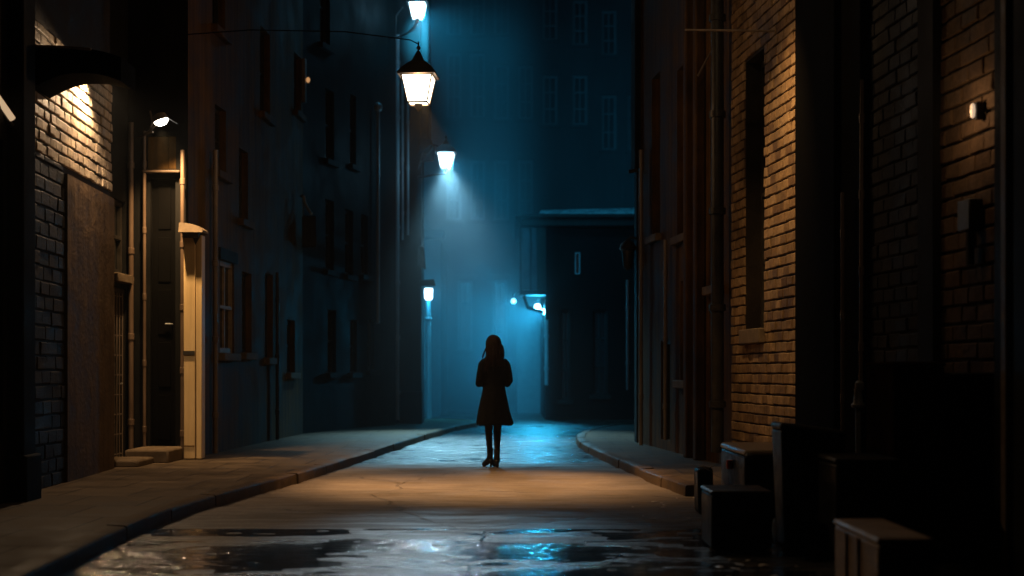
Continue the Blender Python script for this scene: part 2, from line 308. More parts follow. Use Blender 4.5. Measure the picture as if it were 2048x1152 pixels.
def brick_faces(mb, Fc, s0, s1, z0, z1, ops=(), bl=0.25, bh=0.128, gap=0.018, dep=0.022, mi=1, d=0.0, keep=None, vg=.007):
    """every brick a chamfered, slightly uneven block standing proud of the mortar"""
    rnd = random.Random(int(s0 * 100 + z1 * 37)); k = 0; z = z0
    while z < z1 - 0.03:
        zt = min(z + bh, z1); t = s0 - (bl / 2 if k % 2 else 0) - rnd.uniform(0, 0.03)
        while t < s1 - 0.02:
            L_ = bl * rnd.uniform(0.93, 1.07)
            a, b_ = max(t, s0), min(t + L_, s1); t += L_
            c, e = z + gap / 2 + rnd.uniform(-.003, .003), zt - gap / 2 + rnd.uniform(-.003, .003); a += vg / 2; b_ -= vg / 2
            if b_ - a < 0.03 or e - c < 0.03: continue
            for o in ops:
                if a < o[1] and b_ > o[0] and c < o[3] and e > o[2]:
                    if c < o[2] - 0.02 and e > o[2]: e = o[2] - 0.003
                    elif e > o[3] + 0.03: c = o[3] + 0.003
                    elif a < o[0] - 0.03: b_ = o[0] - 0.003
                    elif b_ > o[1] + 0.03: a = o[1] + 0.003
                    else: a = b_
            if b_ - a < 0.02 or e - c < 0.02: continue
            if keep and not keep((a + b_) / 2, (c + e) / 2): continue
            dd = dep * rnd.uniform(0.6, 1.3); ch = min(0.008, (b_ - a) * 0.2); j = lambda: rnd.uniform(-.004, .004)
            o4 = [(a + j(), c + j()), (b_ + j(), c + j()), (b_ + j(), e + j()), (a + j(), e + j())]
            i4 = [(o4[0][0] + ch, o4[0][1] + ch), (o4[1][0] - ch, o4[1][1] + ch), (o4[2][0] - ch, o4[2][1] - ch), (o4[3][0] + ch, o4[3][1] - ch)]
            tl = [rnd.uniform(-.003, .003) for _ in range(4)]
            vs = [Fc.M(u, v, d - 0.004) for u, v in o4] + [Fc.M(u, v, d + dd - 0.006) for u, v in o4] + [Fc.M(u, v, d + dd + tl[i]) for i, (u, v) in enumerate(i4)]
            fs = [(8, 9, 10, 11)]
            for i in range(4):
                i2 = (i + 1) % 4; fs += [(i, i2, 4 + i2, 4 + i), (4 + i, 4 + i2, 8 + i2, 8 + i)]
            mb.add(vs, fs, mi)
        z += bh; k += 1
def window(Fc, o, parent, fm='frame_dark', rev=0.18, bars=(1, 2), sill=True, lintel=False, w=0.06, sm='stone', d=0.0, lm='stone'):
    a, b_, c, e = o; mb = MB(); D0, D1 = d - rev + 0.02, d - rev + 0.075
    mb.fbox(Fc, a, a + w, c, e, D0, D1).fbox(Fc, b_ - w, b_, c, e, D0, D1).fbox(Fc, a + w, b_ - w, c, c + w, D0, D1).fbox(Fc, a + w, b_ - w, e - w, e, D0, D1)
    for i in range(1, bars[0] + 1):
        s_ = a + (b_ - a) * i / (bars[0] + 1); mb.fbox(Fc, s_ - .018, s_ + .018, c + w, e - w, D0 + .01, D1 - .01)
    for i in range(1, bars[1] + 1):
        z_ = c + (e - c) * i / (bars[1] + 1); mb.fbox(Fc, a + w, b_ - w, z_ - .022, z_ + .022, D0 + .006, D1 + (.008 if i == (bars[1] + 1) // 2 else -.013))
    wo = mb.build('window', M[fm], parent)
    p = MB().fbox(Fc, a + .01, b_ - .01, c + .01, e - .01, d - rev + .002, d - rev + .032).build('pane', M['glass'], wo)
    if sill: MB().fbox(Fc, a - .08, b_ + .08, c - .11, c - .004, d - 0.03, d + .09).build('sill', M[sm], wo, bevel=.01)
    if lintel: MB().fbox(Fc, a - .1, b_ + .1, e + .004, e + .17, d - 0.03, d + .035).build('lintel', M[lm], wo, bevel=.008)
    return wo
def door(Fc, o, parent, mat='wood_dark', rev=0.16, panels=3, d=0.0):
    a, b_, c, e = o; mb = MB(); mb.fbox(Fc, a + .05, b_ - .05, c + .01, e - .06, d - rev + .002, d - rev + .045)
    h = (e - c - .1) / panels
    for i in range(panels): mb.fbox(Fc, a + .13, b_ - .13, c + .08 + i * h, c + h * (i + 1) - .02, d - rev + .045, d - rev + .06)
    do = mb.build('door', M[mat], parent, bevel=.006)
    f = MB().fbox(Fc, a, a + .05, c, e, d - rev, d - .02).fbox(Fc, b_ - .05, b_, c, e, d - rev, d - .02).fbox(Fc, a + .05, b_ - .05, e - .06, e, d - rev, d - .02)
    f.build('frame', M['black_render'] if mat == 'shade_black' else M['frame_dark'], do)
    s_ = b_ - .11; z_ = c + (e - c) * .45
    MB().tube([Fc.M(s_, z_, d - rev + .05), Fc.M(s_, z_, d - rev + .1), Fc.M(s_ - .08, z_, d - rev + .1)], .011, 8).build('handle', M['pipe_grey'], do)
    return do
def pipe(name_pts, r, mat, label, cat='drainpipe', group=None, clips=None, name='drainpipe', n=12):
    t = thing(name, label, cat, name_pts[0], group)
    MB().tube(name_pts, r, n).build('pipe', M[mat], t, smooth=True)
    p0, p1 = Vector(name_pts[0]), Vector(name_pts[-1])
    for i in range(clips or 0):
        f = (i + .5) / clips; p = p0.lerp(p1, f)
        MB().lathe(p - Vector((0, 0, .04)), [(r * 1.05, 0), (r * 1.3, .004), (r * 1.3, .075), (r * 1.05, .08)], 14).build('collar', M[mat], t, smooth=True)
    return t

# ------------------------------------------------------------------ ground
gb = MB(); gb.add([(-60, -15, -.08), (60, -15, -.08), (60, 105, -.08), (-60, 105, -.08)], [(0, 1, 2, 3)])
tag(gb.build('ground', M['slab']), kind='structure')
KL = [(-2.35, 1.0), (-2.5, 5), (-2.66, 8), (-2.76, 10.5), (-2.72, 12.0), (-2.52, 13.9), (-2.3, 15.5), (-2.02, 18.9), (-1.78, 22), (-1.4, 26.9), (-.98, 30.4), (-.72, 31.6), (-.9, 33.0), (-1.9, 34.6), (-4.2, 36.0), (-8, 36.8)]
KR = [(1.68, 13.75), (1.5, 15.6), (1.24, 19.2), (1.1, 21.3), (1.06, 23.2), (1.14, 25.2), (1.42, 27.6), (1.9, 29.4), (2.7, 30.8), (4.2, 31.8), (8, 32.3)]
def smooth_poly(pts, it=2):
    for _ in range(it):
        q = [pts[0]]
        for a, b_ in zip(pts, pts[1:]):
            q += [(a[0] * .75 + b_[0] * .25, a[1] * .75 + b_[1] * .25), (a[0] * .25 + b_[0] * .75, a[1] * .25 + b_[1] * .75)]
        pts = q + [pts[-1]]
    return pts
KL = smooth_poly(KL); KR = smooth_poly(KR)
# road: uneven asphalt, a real height field whose hollows fill with water
def sst(a, b_, x):
    t = max(0, min(1, (x - a) / (b_ - a))); return t * t * (3 - 2 * t)
def wet(x, y):
    w = 1 - sst(9.3, 14.0, y + .7 * noise.noise(Vector((x * .7, y * .5, 3)))) ; w2 = sst(17.2, 19.4, y + .9 * noise.noise(Vector((x * .8, y * .5, 9))))
    return min(1, max(w, w2))
def hgt(x, y):
    v = noise.fractal(Vector((x * .5, y * 1.1, 1.7)), .9, 2.1, 4) * .012 + noise.noise(Vector((x * 1.8, y * 5.0, 5))) * .007 + noise.noise(Vector((x * 5, y * 11, 8))) * .006
    return v
xs = [-4.8 + i * .05 for i in range(210)]; ys = []; y = 1.0
while y < 48: ys.append(y); y += .06 + y * .0025
vs = [(x, y_, hgt(x, y_)) for y_ in ys for x in xs]; nx = len(xs)
fs = [(j * nx + i, j * nx + i + 1, (j + 1) * nx + i + 1, (j + 1) * nx + i) for j in range(len(ys) - 1) for i in range(nx - 1)]
me = bpy.data.meshes.new('road'); me.from_pydata(vs, [], fs); me.materials.append(M['asphalt'])
a_ = me.attributes.new('wet', 'FLOAT', 'POINT'); a_.data.foreach_set('value', [wet(v[0], v[1]) for v in vs])
me.polygons.foreach_set('use_smooth', [True] * len(me.polygons))
ro = bpy.data.objects.new('road', me); COL.objects.link(ro); tag(ro, kind='structure')
def puddle(name, x0, x1, y0, y1, z):
    tag(MB().add([(x0, y0, z), (x1, y0, z), (x1, y1, z), (x0, y1, z)], [(0, 1, 2, 3)]).build(name, M['water']), kind='structure')
puddle('water', -2.75, 3.6, 2.0, 10.9, .001)
puddle('water', -2.2, 2.2, 18.9, 35, -.008)
# pavements
def pavement(name, kerb, inner, z=.1):
    mb = MB()
    for (a, b_), (c, e) in zip(zip(kerb, kerb[1:]), zip(inner, inner[1:])):
        mb.add([(a[0], a[1], z), (b_[0], b_[1], z), (e[0], e[1], z + .02), (c[0], c[1], z + .02)], [(0, 1, 2, 3)])
    return tag(mb.build(name, M['paving']), kind='structure')
def kerb(pts, side, name, zt=.105, wd=.15):
    """granite kerb stones, each a little out of line"""
    rnd = random.Random(5); mb = MB(); d = 0; seg = []; acc = [pts[0]]
    for a, b_ in zip(pts, pts[1:]):
        acc.append(b_); d += math.dist(a, b_)
        if d > 1.15: seg.append(acc); acc = [b_]; d = 0
    for sg in seg:
        if len(sg) < 2: continue
        jz = rnd.uniform(-.006, .006); jx = rnd.uniform(-.01, .01); rows = []
        m_ = len(sg)
        for i, p in enumerate(sg):
            q0 = Vector(sg[max(i - 1, 0)]); q1 = Vector(sg[min(i + 1, m_ - 1)]); t = (q1 - q0).normalized(); nn = Vector((t.y, -t.x)) * side
            pp = Vector(p) + t * (.012 if i == 0 else (-.012 if i == m_ - 1 else 0)); 
            prof = [(jx, -.05), (jx - .003, zt - .022 + jz), (jx - .008, zt - .008 + jz), (jx - .02, zt + jz), (jx - wd, zt + .006 + jz), (jx - wd, -.05)]
            rows.append([(pp.x + nn.x * u, pp.y + nn.y * u, v + rnd.uniform(-.003, .003)) for u, v in prof])
        vv = [v for r_ in rows for v in r_]; k = 6
        ff = [(i * k + j, i * k + (j + 1) % k, (i + 1) * k + (j + 1) % k, (i + 1) * k + j) for i in range(m_ - 1) for j in range(k)]
        ff += [tuple(range(k)), tuple((m_ - 1) * k + j for j in range(k - 1, -1, -1))]
        mb.add(vv, ff)
    return tag(mb.build(name, M['kerbstone'], smooth=True), kind='structure')
kerb(KL, 1, 'kerb'); kerb(KR, -1, 'kerb')
pavement('pavement', [(x - .15, y) for x, y in KL], [(min(-5.6, x - 2), y + .01) for x, y in KL])
pavement('pavement', [(x + .15, y) for x, y in KR], [(max(4.2, x + 1.0), y + .01) for x, y in KR])

# ------------------------------------------------------------------ LEFT SIDE
# near pier: brick above, plaster patch
FA = Face((-4.27, 10.6), (-4.55, 16.1), 1)   # normal +x
lb = thing('brick_pier_building', 'old building at the left whose pale brick pier is lit under a dark arched canopy', 'building', (-4.4, 13, 0))
H = 9.0
mb = MB(); s_end = FA.len
wall_mesh(mb, FA, 0, s_end, -.05, H, [], 0)
zpl = lambda s_: FA.Z(222, 372) + (s_end - s_) * .03    # plaster patch upper edge
sp = FA.S(126); zp = FA.Z(175, 362)
def bk(s_, z_): return not (s_ > sp - .03 and z_ < zp)
brick_faces(mb, FA, 0.1, s_end - .002, .1, 4.45, bl=.2, bh=.112, gap=.026, dep=.026, mi=1, vg=.006, keep=lambda s_, z_: bk(s_, z_) and z_ > FA.Z(100, 318) - (s_ - 2) * 0.02)  # pale brick ends at the canopy; bare dark wall above paints in shade
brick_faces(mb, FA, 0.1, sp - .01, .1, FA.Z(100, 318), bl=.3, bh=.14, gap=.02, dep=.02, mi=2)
mb.fbox(FA, sp, s_end + .01, -.04, zp - .06, -.02, .045, 3)
mb.build('wall', [M['mortar'], M['brick_pale'], M['brick_dark'], M['plaster']], lb)
mb = MB(); mb.prism([(-4.3, 10.6), (-9, 10.6), (-9, 16.1), (-4.58, 16.1)], -.03, H - .01); mb.prism([(-4.57, 16.105), (-4.9, 16.105), (-4.9, 16.06), (-4.57, 16.06)], 0, H - .02); mb.build('side_wall', M['black_render'], lb)
# canopy: dark arched gate head standing out from the wall, seen face on
ca = P(64, 100, 13.0); cb_ = P(242, 100, 13.0)
cn = thing('arched_canopy', 'dark arched iron canopy with a pale lip above the pale brick pier', 'canopy', (-4.0, 13.2, 4.0))
mb = MB(); K = 18; zt = P(0, 92, 13).z
def low(u): return P(0, 176 - 30 * math.sin(min(u / .5, 1) * math.pi / 2) + (16 * ((u - .6) / .4) ** 2 if u > .6 else 0), 13).z
for i in range(K):
    u0, u1 = i / K, (i + 1) / K; xa, xb = ca.x + (cb_.x - ca.x) * u0, ca.x + (cb_.x - ca.x) * u1; za, zb = low(u0), low(u1); zc = zt - .10 * u1 ** 3; zd = zt - .10 * u0 ** 3
    mb.hexa([(xa, 13, za), (xb, 13, zb), (xb, 13.5, zb), (xa, 13.5, za), (xa, 13, zd), (xb, 13, zc), (xb, 13.5, zc), (xa, 13.5, zd)])
mb.build('roof', M['shade_black'], cn)
MB().tube([P(56, 84, 12.95), P(75, 92, 12.95), P(130, 94, 12.95), P(182, 99, 12.95)], .012, 8).tube([P(56, 84, 12.95), P(60, 72, 12.95), P(56, 60, 12.95)], .008, 6).build('lip', M['pipe'], cn, smooth=True)  # lip in paler pipe colour than the canopy
MB().box((-4.9, 13.05, 4.0), (ca.x + .02, 13.45, 4.15)).build('bracket', M['iron'], cn)
# tube lamp under the canopy
pl = P(205, 150, 14.8)
cl = thing('canopy_lamp', 'small shaded lamp tucked under the arched canopy against the lit pale bricks', 'wall lamp', pl)
ax = Matrix.Rotation(R(25), 3, 'Y')
MB().lathe(pl, [(.02, .07), (.05, .06), (.075, -.03), (.07, -.035)], 16).build('shade', M['iron'], cl, smooth=True)
MB().lathe(pl + Vector((0, 0, -.036)), [(.03, -.03), (.05, -.01), (.05, 0)], 12).build('bulb', lampglass('canopy_bulb', WARMW, 18), cl, smooth=True)
MB().tube([pl + Vector((0, 0, .07)), pl + Vector((0, 0, .2)), pl + Vector((-.2, 0, .24))], .012, 8).build('arm', M['iron'], cl)
light('canopy_bulb_light', 'SPOT', pl + Vector((0, 0, -.09)), (1, .68, .40), 230, cl, .05, pl + Vector((-.45, -.4, -1.0)), 165, .35)
# dark pillar, glazed shopfront at the far left
pi_ = thing('shopfront_pillar', 'black full height pillar at the left edge beside the brick pier', 'pillar', (-4.2, 12.4, 0))
MB().box((-4.75, 12.02, .0), (-4.13, 12.34, 8.5)).build('shaft', M['black_render'], pi_, bevel=.02)
MB().box((-4.8, 11.98, .0), (-4.09, 12.38, .5)).build('plinth', M['black_render'], pi_, bevel=.02)
shp = thing('shopfront', 'narrow shopfront with pale lit strip at the far left edge', 'shopfront', (-4.2, 11.4, 0))
FS = Face((-4.19, 10.2), (-4.26, 12.0), 1)
o = (.35, 1.7, .6, 3.15); mb = MB(); wall_mesh(mb, FS, 0, 1.8, 0, 5.2, [o], .12); mb.build('wall', M['black_render'], shp)
window(FS, o, shp, 'frame_blue', .12, (2, 2), False)
tl = thing('tube_light', 'short slanting warm tube light cut by the left edge of the photo', 'tube light', P(10, 220, 11.7))
MB().tube([P(-14, 182, 11.75), P(25, 238, 11.95)], .028, 10).build('tube', emis('tube_glow', (1, .68, .4), .55), tl, smooth=True)
MB().tube([P(-16, 196, 11.8), P(24, 252, 12.0)], .022, 8).build('batten', M['iron'], tl, smooth=True)
# building 2: recessed doorway with steps
rc = thing('doorway_building', 'brown rendered building with a deep stepped doorway behind the floodlight', 'building', (-4.4, 18, 0))
FR = Face((-4.86, 16.1), (-4.86, 18.0), 1); FD = Face((-4.86, 18.0), (-4.10, 18.0), 1)
ob = FR.opn(224, 252, 575, 925); ot = FR.opn(226, 251, 400, 548)
mb = MB(); wall_mesh(mb, FR, 0, FR.len, 0, H, [ob, ot], .12)
od = FD.opn(292, 358, 348, 893); od2 = FD.opn(294, 352, 272, 338)
wall_mesh(mb, FD, 0, FD.len, 0, H, [od, od2], .16)
mb.build('wall', M['black_render'], rc)  # recess of a brown building coloured near-black for its shade
dd_ = door(FR, ob, rc, 'wood_dark', .12, 4)
gr_ = MB()
for i in range(5): s_ = ob[0] + (ob[1] - ob[0]) * (i + .5) / 5; gr_.tube([FR.M(s_, ob[2] + .03, -.03), FR.M(s_, ob[3] - .02, -.03)], .008, 6)
for i in range(9): z_ = ob[2] + .1 + (ob[3] - ob[2] - .2) * i / 8; gr_.tube([FR.M(ob[0] + .01, z_, -.045), FR.M(ob[1] - .01, z_, -.045)], .008, 6)
gr_.build('security_grille', M['pipe'], dd_)
window(FR, ot, rc, 'frame_dark', .12, (1, 1), True)
d1 = door(FD, od, rc, 'shade_black', .16, 5)
MB().fbox(FD, od[0] - .02, od[1] + .04, od[3] + .0, od[3] + .035, -.02, .13).build('door_hood', M['pipe_brown'], d1, bevel=.01)
MB().fbox(FD, od2[0], od2[1] - .1, od2[2], od2[3], -.15, -.04).fbox(FD, od2[1] - .097, od2[1], od2[2], od2[3], -.15, -.02).build('fanlight_board', M['render'], rc, bevel=.008)
MB().prism([(-4.875, 15.0), (-9.1, 15.0), (-9.1, 25.1), (-4.3, 25.1), (-4.3, 18.17), (-5.0, 18.17), (-5.0, 15.0)][::-1], 0.0, H - .02) .build('side_wall', M['black_render'], rc)
st = thing('door_steps', 'worn stone steps up to the dark recessed doorway', 'steps', (-4.4, 17.4, .11))
MB().box((-4.66, 17.1, .1), (-4.13, 17.99, .27)).build('upper_step', M['stone'], st, bevel=.025)
MB().box((-4.84, 16.35, .1), (-4.30, 17.09, .19)).build('lower_step', M['stone'], st, bevel=.025)
pipe([P(262, 930, 17.9), P(262, 245, 17.9)], .032, 'pipe_mid', 'slim brown drainpipe left of the dark doorway, topped by a small hopper', group=None, clips=4)
pipe([P(289, 925, 17.9), P(289, 262, 17.9)], .02, 'pipe_mid', 'thin conduit directly below the floodlight bracket', cat='conduit', clips=5, name='conduit')
pipe([P(365, 930, 17.85), P(365, 300, 17.85)], .026, 'pipe_mid', 'brown pipe against the left side of the cream painted duct', clips=5)
# floodlight on bracket
fl = P(322, 241, 17.3)
fo = thing('floodlight', 'small bright white floodlight on a spidery bracket above the dark doorway', 'floodlight', fl)
hx = Matrix.Rotation(R(-62), 3, 'X') @ Matrix.Rotation(R(18), 3, 'Y')
MB().lathe(fl, [(.03, .09), (.075, .075), (.1, .0), (.095, -.005)], 20, Matrix.Rotation(R(-20), 3, 'Y')).build('housing', M['pipe'], fo, smooth=True)
MB().lathe(fl, [(.0, -.062), (.05, -.052), (.078, -.025), (.088, -.004), (.01, .0)], 20, Matrix.Rotation(R(-20), 3, 'Y')).build('lens', lampglass('flood_lens', (1, .93, .8), 30, .4), fo, smooth=True)
MB().hexa([fl + Vector(v) for v in [(.06, -.08, .04), (.19, -.03, -.035), (.19, .06, -.035), (.06, .1, .04), (.06, -.08, .05), (.19, -.03, -.027), (.19, .06, -.027), (.06, .1, .05)]]).build('visor', M['pipe_grey'], fo)
MB().tube([P(288, 268, 17.9), P(300, 262, 17.6), P(305, 245, 17.4), P(300, 222, 17.4)], .012, 8).tube([P(300, 262, 17.6), P(312, 250, 17.35), fl], .01, 8).tube([P(276, 275, 17.88), P(306, 264, 17.5)], .01, 8).build('bracket', M['pipe'], fo, smooth=True)
light('flood_light', 'SPOT', fl + Vector((.0, -.02, -.12)), (1, .62, .28), 620, fo, .04, (-3.2, 19.2, 0), 100, 1.0)
# cream duct with little hood
cd = thing('painted_duct', 'tall cream painted metal duct with a rounded hood, brightest thing on the left wall', 'duct', (-4.04, 18, .1))
c0 = P(368, 470, 17.8); c1 = P(404, 470, 17.8); zt2 = c0.z
MB().box((c0.x, 17.78, .28), (c0.x + .145, 17.98, zt2)).box((c0.x + .152, 17.79, .12), (c1.x, 17.98, zt2)).box((c0.x, 17.79, .12), (c0.x + .145, 17.98, 1.33)).build('casing', M['cream'], cd, bevel=.008)
MB().box((c0.x - .005, 17.765, 1.42), (c0.x + .14, 17.779, 1.47)).build('vent_slot', M['pipe_black'], cd)
hp = []
hm = MB(); K = 10
for i in range(K):
    a0, a1 = math.pi * .5 * i / K, math.pi * .5 * (i + 1) / K
    x0 = c0.x - .03; 
    for (aa, bb) in ((a0, a1),):
        def pt(a): return (x0 + (.30) * math.sin(a), zt2 + .03 + .11 * math.cos(a))
        (xa, za), (xb, zb) = pt(aa), pt(bb)
        hm.hexa([(xa, 17.62, zt2 + .02), (xb, 17.62, zt2 + .02), (xb, 17.99, zt2 + .02), (xa, 17.99, zt2 + .02), (xa, 17.66, za), (xb, 17.66, zb), (xb, 17.99, zb), (xa, 17.99, za)])
hm.build('hood', M['stone'], cd)
MB().box((c0.x + .0, 17.70, zt2 - .04), (c1.x - .02, 17.78, zt2 + .018)).add([(c0.x + .12, 17.76, zt2 - .04), (c0.x + .2, 17.76, zt2 - .04), (c0.x + .15, 17.77, zt2 - .13)], [(0, 1, 2)]).build('vent_throat', M['pipe_black'], cd)
# small marks on the duct
mk = MB()
for (u, v) in ((0, 0), (1, 0), (0, 1), (2, 1), (1, 2), (3, 0), (3, 2), (4, 1)): mk.box((c0.x + .035 + u * .013, 17.784, 1.27 + v * .018), (c0.x + .046 + u * .013, 17.7885, 1.283 + v * .018))
mk.build('stencil_mark', M['pipe_black'], cd)
# long facade of building 2
FB = Face((-4.10, 18.0), (-3.72, 25.3), 1)
fo2 = thing('rendered_building', 'long brown rendered facade with dark sash windows running back from the cream duct', 'building', (-4, 21, 0))
wins = [FB.opn(440, 468, 524, 706), FB.opn(484, 503, 545, 705), FB.opn(530, 546, 548, 715), FB.opn(574, 590, 640, 745)]
ups = [FB.opn(430, 452, 215, 345), FB.opn(478, 496, 300, 440), FB.opn(520, 540, 60, 230), FB.opn(588, 602, 110, 225), FB.opn(425, 450, -150, 60)]
mb = MB(); wall_mesh(mb, FB, 0, FB.len, 0, 10.5, wins + ups, .17); mb.build('wall', M['render'], fo2)
for i, o in enumerate(wins): window(FB, o, fo2, 'frame' if i == 0 else 'frame_dark', .17 if i else .1, (1, 1) , True, i == 0, w=.07, lm='black_render', sm='stone')
for o in ups: window(FB, o, fo2, 'frame_dark', .17, (1, 1), True, sm='render')
MB().prism([(-4.29, 18.2), (-9.0, 18.2), (-9.0, 25.0), (-3.94, 25.0)], 0.02, 10.48).build('side_wall', M['black_render'], fo2)
t_ = FB.S(419); pipe([FB.M(t_, .12, .08), FB.M(t_, FB.Z(419, 300), .08)], .036, 'pipe', 'brown drainpipe between the cream duct and the sash window', clips=4)
t_ = FB.S(545); pipe([FB.M(t_, .12, .08), FB.M(t_, FB.Z(545, 545), .08)], .03, 'pipe_black', 'dark drainpipe farther along the brown rendered facade', clips=3)
t_ = FB.S(605); sg = thing('wall_light_strip', 'narrow vertical strip with a tiny warm lamp high on the left facade', 'wall lamp', FB.M(t_, 6, .1))
pz = FB.Z(605, 160); MB().fbox(FB, t_ - .06, t_ + .06, FB.Z(605, 205), FB.Z(605, 118), .0, .06).build('back_plate', M['pipe'], sg)
MB().lathe(FB.M(t_, pz, .1), [(.005, -.05), (.03, -.03), (.035, 0), (.03, .03), (.005, .05)], 12).build('bulb', emis('tiny_bulb', (1, .5, .2), .5), sg, smooth=True)
# hanging banner with curved arm and lantern shape at (610,390..500)
t_ = FB.S(606); hb = thing('hanging_sign', 'dark hanging sign on a pale curved arm midway down the left facade', 'sign', FB.M(FB.len - .3, 4, .2))
sg0 = 24.8
MB().tube([P(607, 392, sg0), P(610, 405, sg0), P(615, 416, sg0), P(623, 428, sg0 - .1)], .025, 8).build('arm', M['pipe_grey'], hb, smooth=True)
MB().hexa([P(604, 495, sg0), P(634, 495, sg0), P(634, 495, sg0 + .1), P(604, 495, sg0 + .1), P(604, 432, sg0), P(632, 432, sg0), P(632, 432, sg0 + .1), P(604, 432, sg0 + .1)]).build('board', M['blue_render'], hb, bevel=.02)
MB().tube([P(607, 392, sg0), P(600, 392, sg0)], .02, 8).tube([P(607, 392, sg0), P(607, 434, sg0)], .012, 8).build('hanger', M['iron'], hb)
# building 3: dark blue-lit block to the corner
FC = Face((-3.72, 25.302), (-2.43, 30.5), 1); FE = Face((-2.43, 30.5), (-1.94, 30.5), 1)
b3 = thing('corner_building', 'dark corner building with drainpipes behind the large street lantern', 'building', (-3, 28, 0))
ops = [FC.opn(655, 672, 620, 745), FC.opn(700, 714, 640, 745), FC.opn(735, 748, 640, 740), FC.opn(650, 668, 400, 540), FC.opn(690, 706, 420, 550), FC.opn(722, 736, 430, 550), FC.opn(650, 668, 180, 320), FC.opn(700, 712, 190, 330), FC.opn(640, 660, -60, 90)]
mb = MB(); wall_mesh(mb, FC, 0, FC.len, 0, 12, ops, .15); wall_mesh(mb, FE, 0, FE.len, 0, 6.62, [], .1)
wall_mesh(mb, FE, 0, FE.len - .02, 6.62, 12, [], .1); mb.build('wall', M['black_render'], b3)  # walls kept near-black so lamp spill stays dark: painted shade
for o in ops: window(FC, o, b3, 'frame_dark', .15, (1, 1), True, sm='render_dark')
MB().prism([(-4.0, 25.4), (-9, 25.4), (-9, 31.5), (-1.945, 31.5), (-1.945, 30.53), (-2.7, 30.53)][::-1], 0.02, 11.95).build('side_wall', M['black_render'], b3)
MB().box((-2.0, 30.35, 5.85), (-1.72, 31.4, 6.2)).box((-1.96, 30.4, 6.2), (-1.78, 31.35, 11.9)).build('jetty', M['black_render'], b3, bevel=.03)
MB().box((-2.44, 30.42, .1), (-1.92, 30.52, .8)).build('plinth', M['black_render'], b3, bevel=.02)
GP = 'pipes on the corner building'
pipe([P(795, 840, 30.35), P(795, 70, 30.35)], .045, 'pipe_grey', 'tallest grey pipe at the left edge of the corner building end wall', group=GP, clips=7)
pipe([P(816, 470, 30.4), P(816, 200, 30.4)], .026, 'pipe_grey', 'short bright pipe directly below the large street lantern', group=GP, clips=3)
pipe([P(805, 480, 30.42), P(805, 160, 30.42)], .024, 'pipe_grey', 'middle one of the three pipes behind the large street lantern', group=GP, clips=3)
t_ = FC.S(745); gp = thing('vent_pipe', 'dark vent pipe with a round cap on the corner building facade', 'vent pipe', FC.M(t_, 4, .1))
MB().tube([FC.M(t_, 2.2, .12), FC.M(t_, FC.Z(745, 225), .12)], .035, 10).build('pipe', M['pipe_grey'], gp, smooth=True)
MB().lathe(FC.M(t_, FC.Z(745, 215), .12), [(.02, -.1), (.075, -.06), (.09, 0), (.075, .06), (.02, .1)], 16).build('cap', M['pipe_grey'], gp, smooth=True)
aw = thing('wall_sign_box', 'small dark projecting box sign on the corner building, just above the slim pole lamp', 'sign', P(850, 520, 31))
MB().hexa([P(836, 530, 30.3), P(852, 540, 30.3), P(852, 540, 31), P(836, 530, 31), P(836, 492, 30.3), P(848, 492, 30.3), P(848, 492, 31), P(836, 492, 31)]).build('box', M['render_dark'], aw, bevel=.02)
MB().hexa([P(840, 572, 30.3), P(872, 572, 30.3), P(872, 572, 30.8), P(840, 572, 30.8), P(840, 560, 30.3), P(868, 558, 30.3), P(868, 558, 30.8), P(840, 560, 30.8)]).build('shelf', M['render_dark'], aw, bevel=.02)

# ------------------------------------------------------------------ LANTERNS
def lantern(name, label, c, sc, gm, yaw=0.0, base=True):
    """four-sided street lantern; c = centre of the bottom of the glass"""
    t = thing(name, label, 'street lantern', c); Rz = Matrix.Rotation(yaw, 3, 'Z'); c = Vector(c)
    tw, bw, gh = .178 * sc, .112 * sc, .32 * sc
    def q(h, z): return [c + Rz @ Vector((x * h, y_ * h, z)) for x, y_ in ((-1, -1), (1, -1), (1, 1), (-1, 1))]
    b4, t4 = q(bw, .01), q(tw, gh); mb = MB()
    for i in range(4): j = (i + 1) % 4; mb.add([b4[i], b4[j], t4[j], t4[i]], [(0, 1, 2, 3)])
    mb.build('glass', gm, t)
    mb = MB()
    b4, t4 = q(bw + .004, 0), q(tw + .004, gh)
    for i in range(4):
        j = (i + 1) % 4; mb.tube([b4[i], t4[i]], .009 * sc, 6); mb.tube([b4[i], b4[j]], .011 * sc, 6); mb.tube([t4[i], t4[j]], .012 * sc, 6)
    mb.build('frame', M['iron'], t, smooth=True)
    mb = MB(); prof = [(tw * 1.26, gh), (tw * 1.28, gh + .02 * sc), (tw * .98, gh + .09 * sc), (tw * .66, gh + .15 * sc), (tw * .42, gh + .18 * sc), (tw * .27, gh + .24 * sc), (tw * .14, gh + .29 * sc), (.012, gh + .31 * sc)]
    vs = []; 
    for h, z in prof: vs += q(h, z)
    fs = [(i * 4 + k, i * 4 + (k + 1) % 4, i * 4 + 4 + (k + 1) % 4, i * 4 + 4 + k) for i in range(len(prof) - 1) for k in range(4)] + [(3, 2, 1, 0)]
    mb.add(vs, fs); rf = mb.build('roof', M['iron'], t)
    MB().lathe(c + Vector((0, 0, gh + .30 * sc)), [(.014 * sc, 0), (.012 * sc, .02 * sc), (.026 * sc, .035 * sc), (.028 * sc, .05 * sc), (.012 * sc, .07 * sc), (.004, .085 * sc)], 12).build('finial', M['iron'], rf, smooth=True)
    mb = MB().lathe(c, [(.008, -.1 * sc), (.03 * sc, -.07 * sc), (.045 * sc, -.03 * sc), (.05 * sc, -.005)], 12)
    mb.build('base', M['iron'], t, smooth=True)
    return t
gw = lampglass('lantern_glass_warm', (1.0, .86, .64), 7.0, .25)
gbm = lampglass('lantern_glass_cool', (.62, .87, 1.0), 7.0, .25)
c = P(837, 207, 17.0)
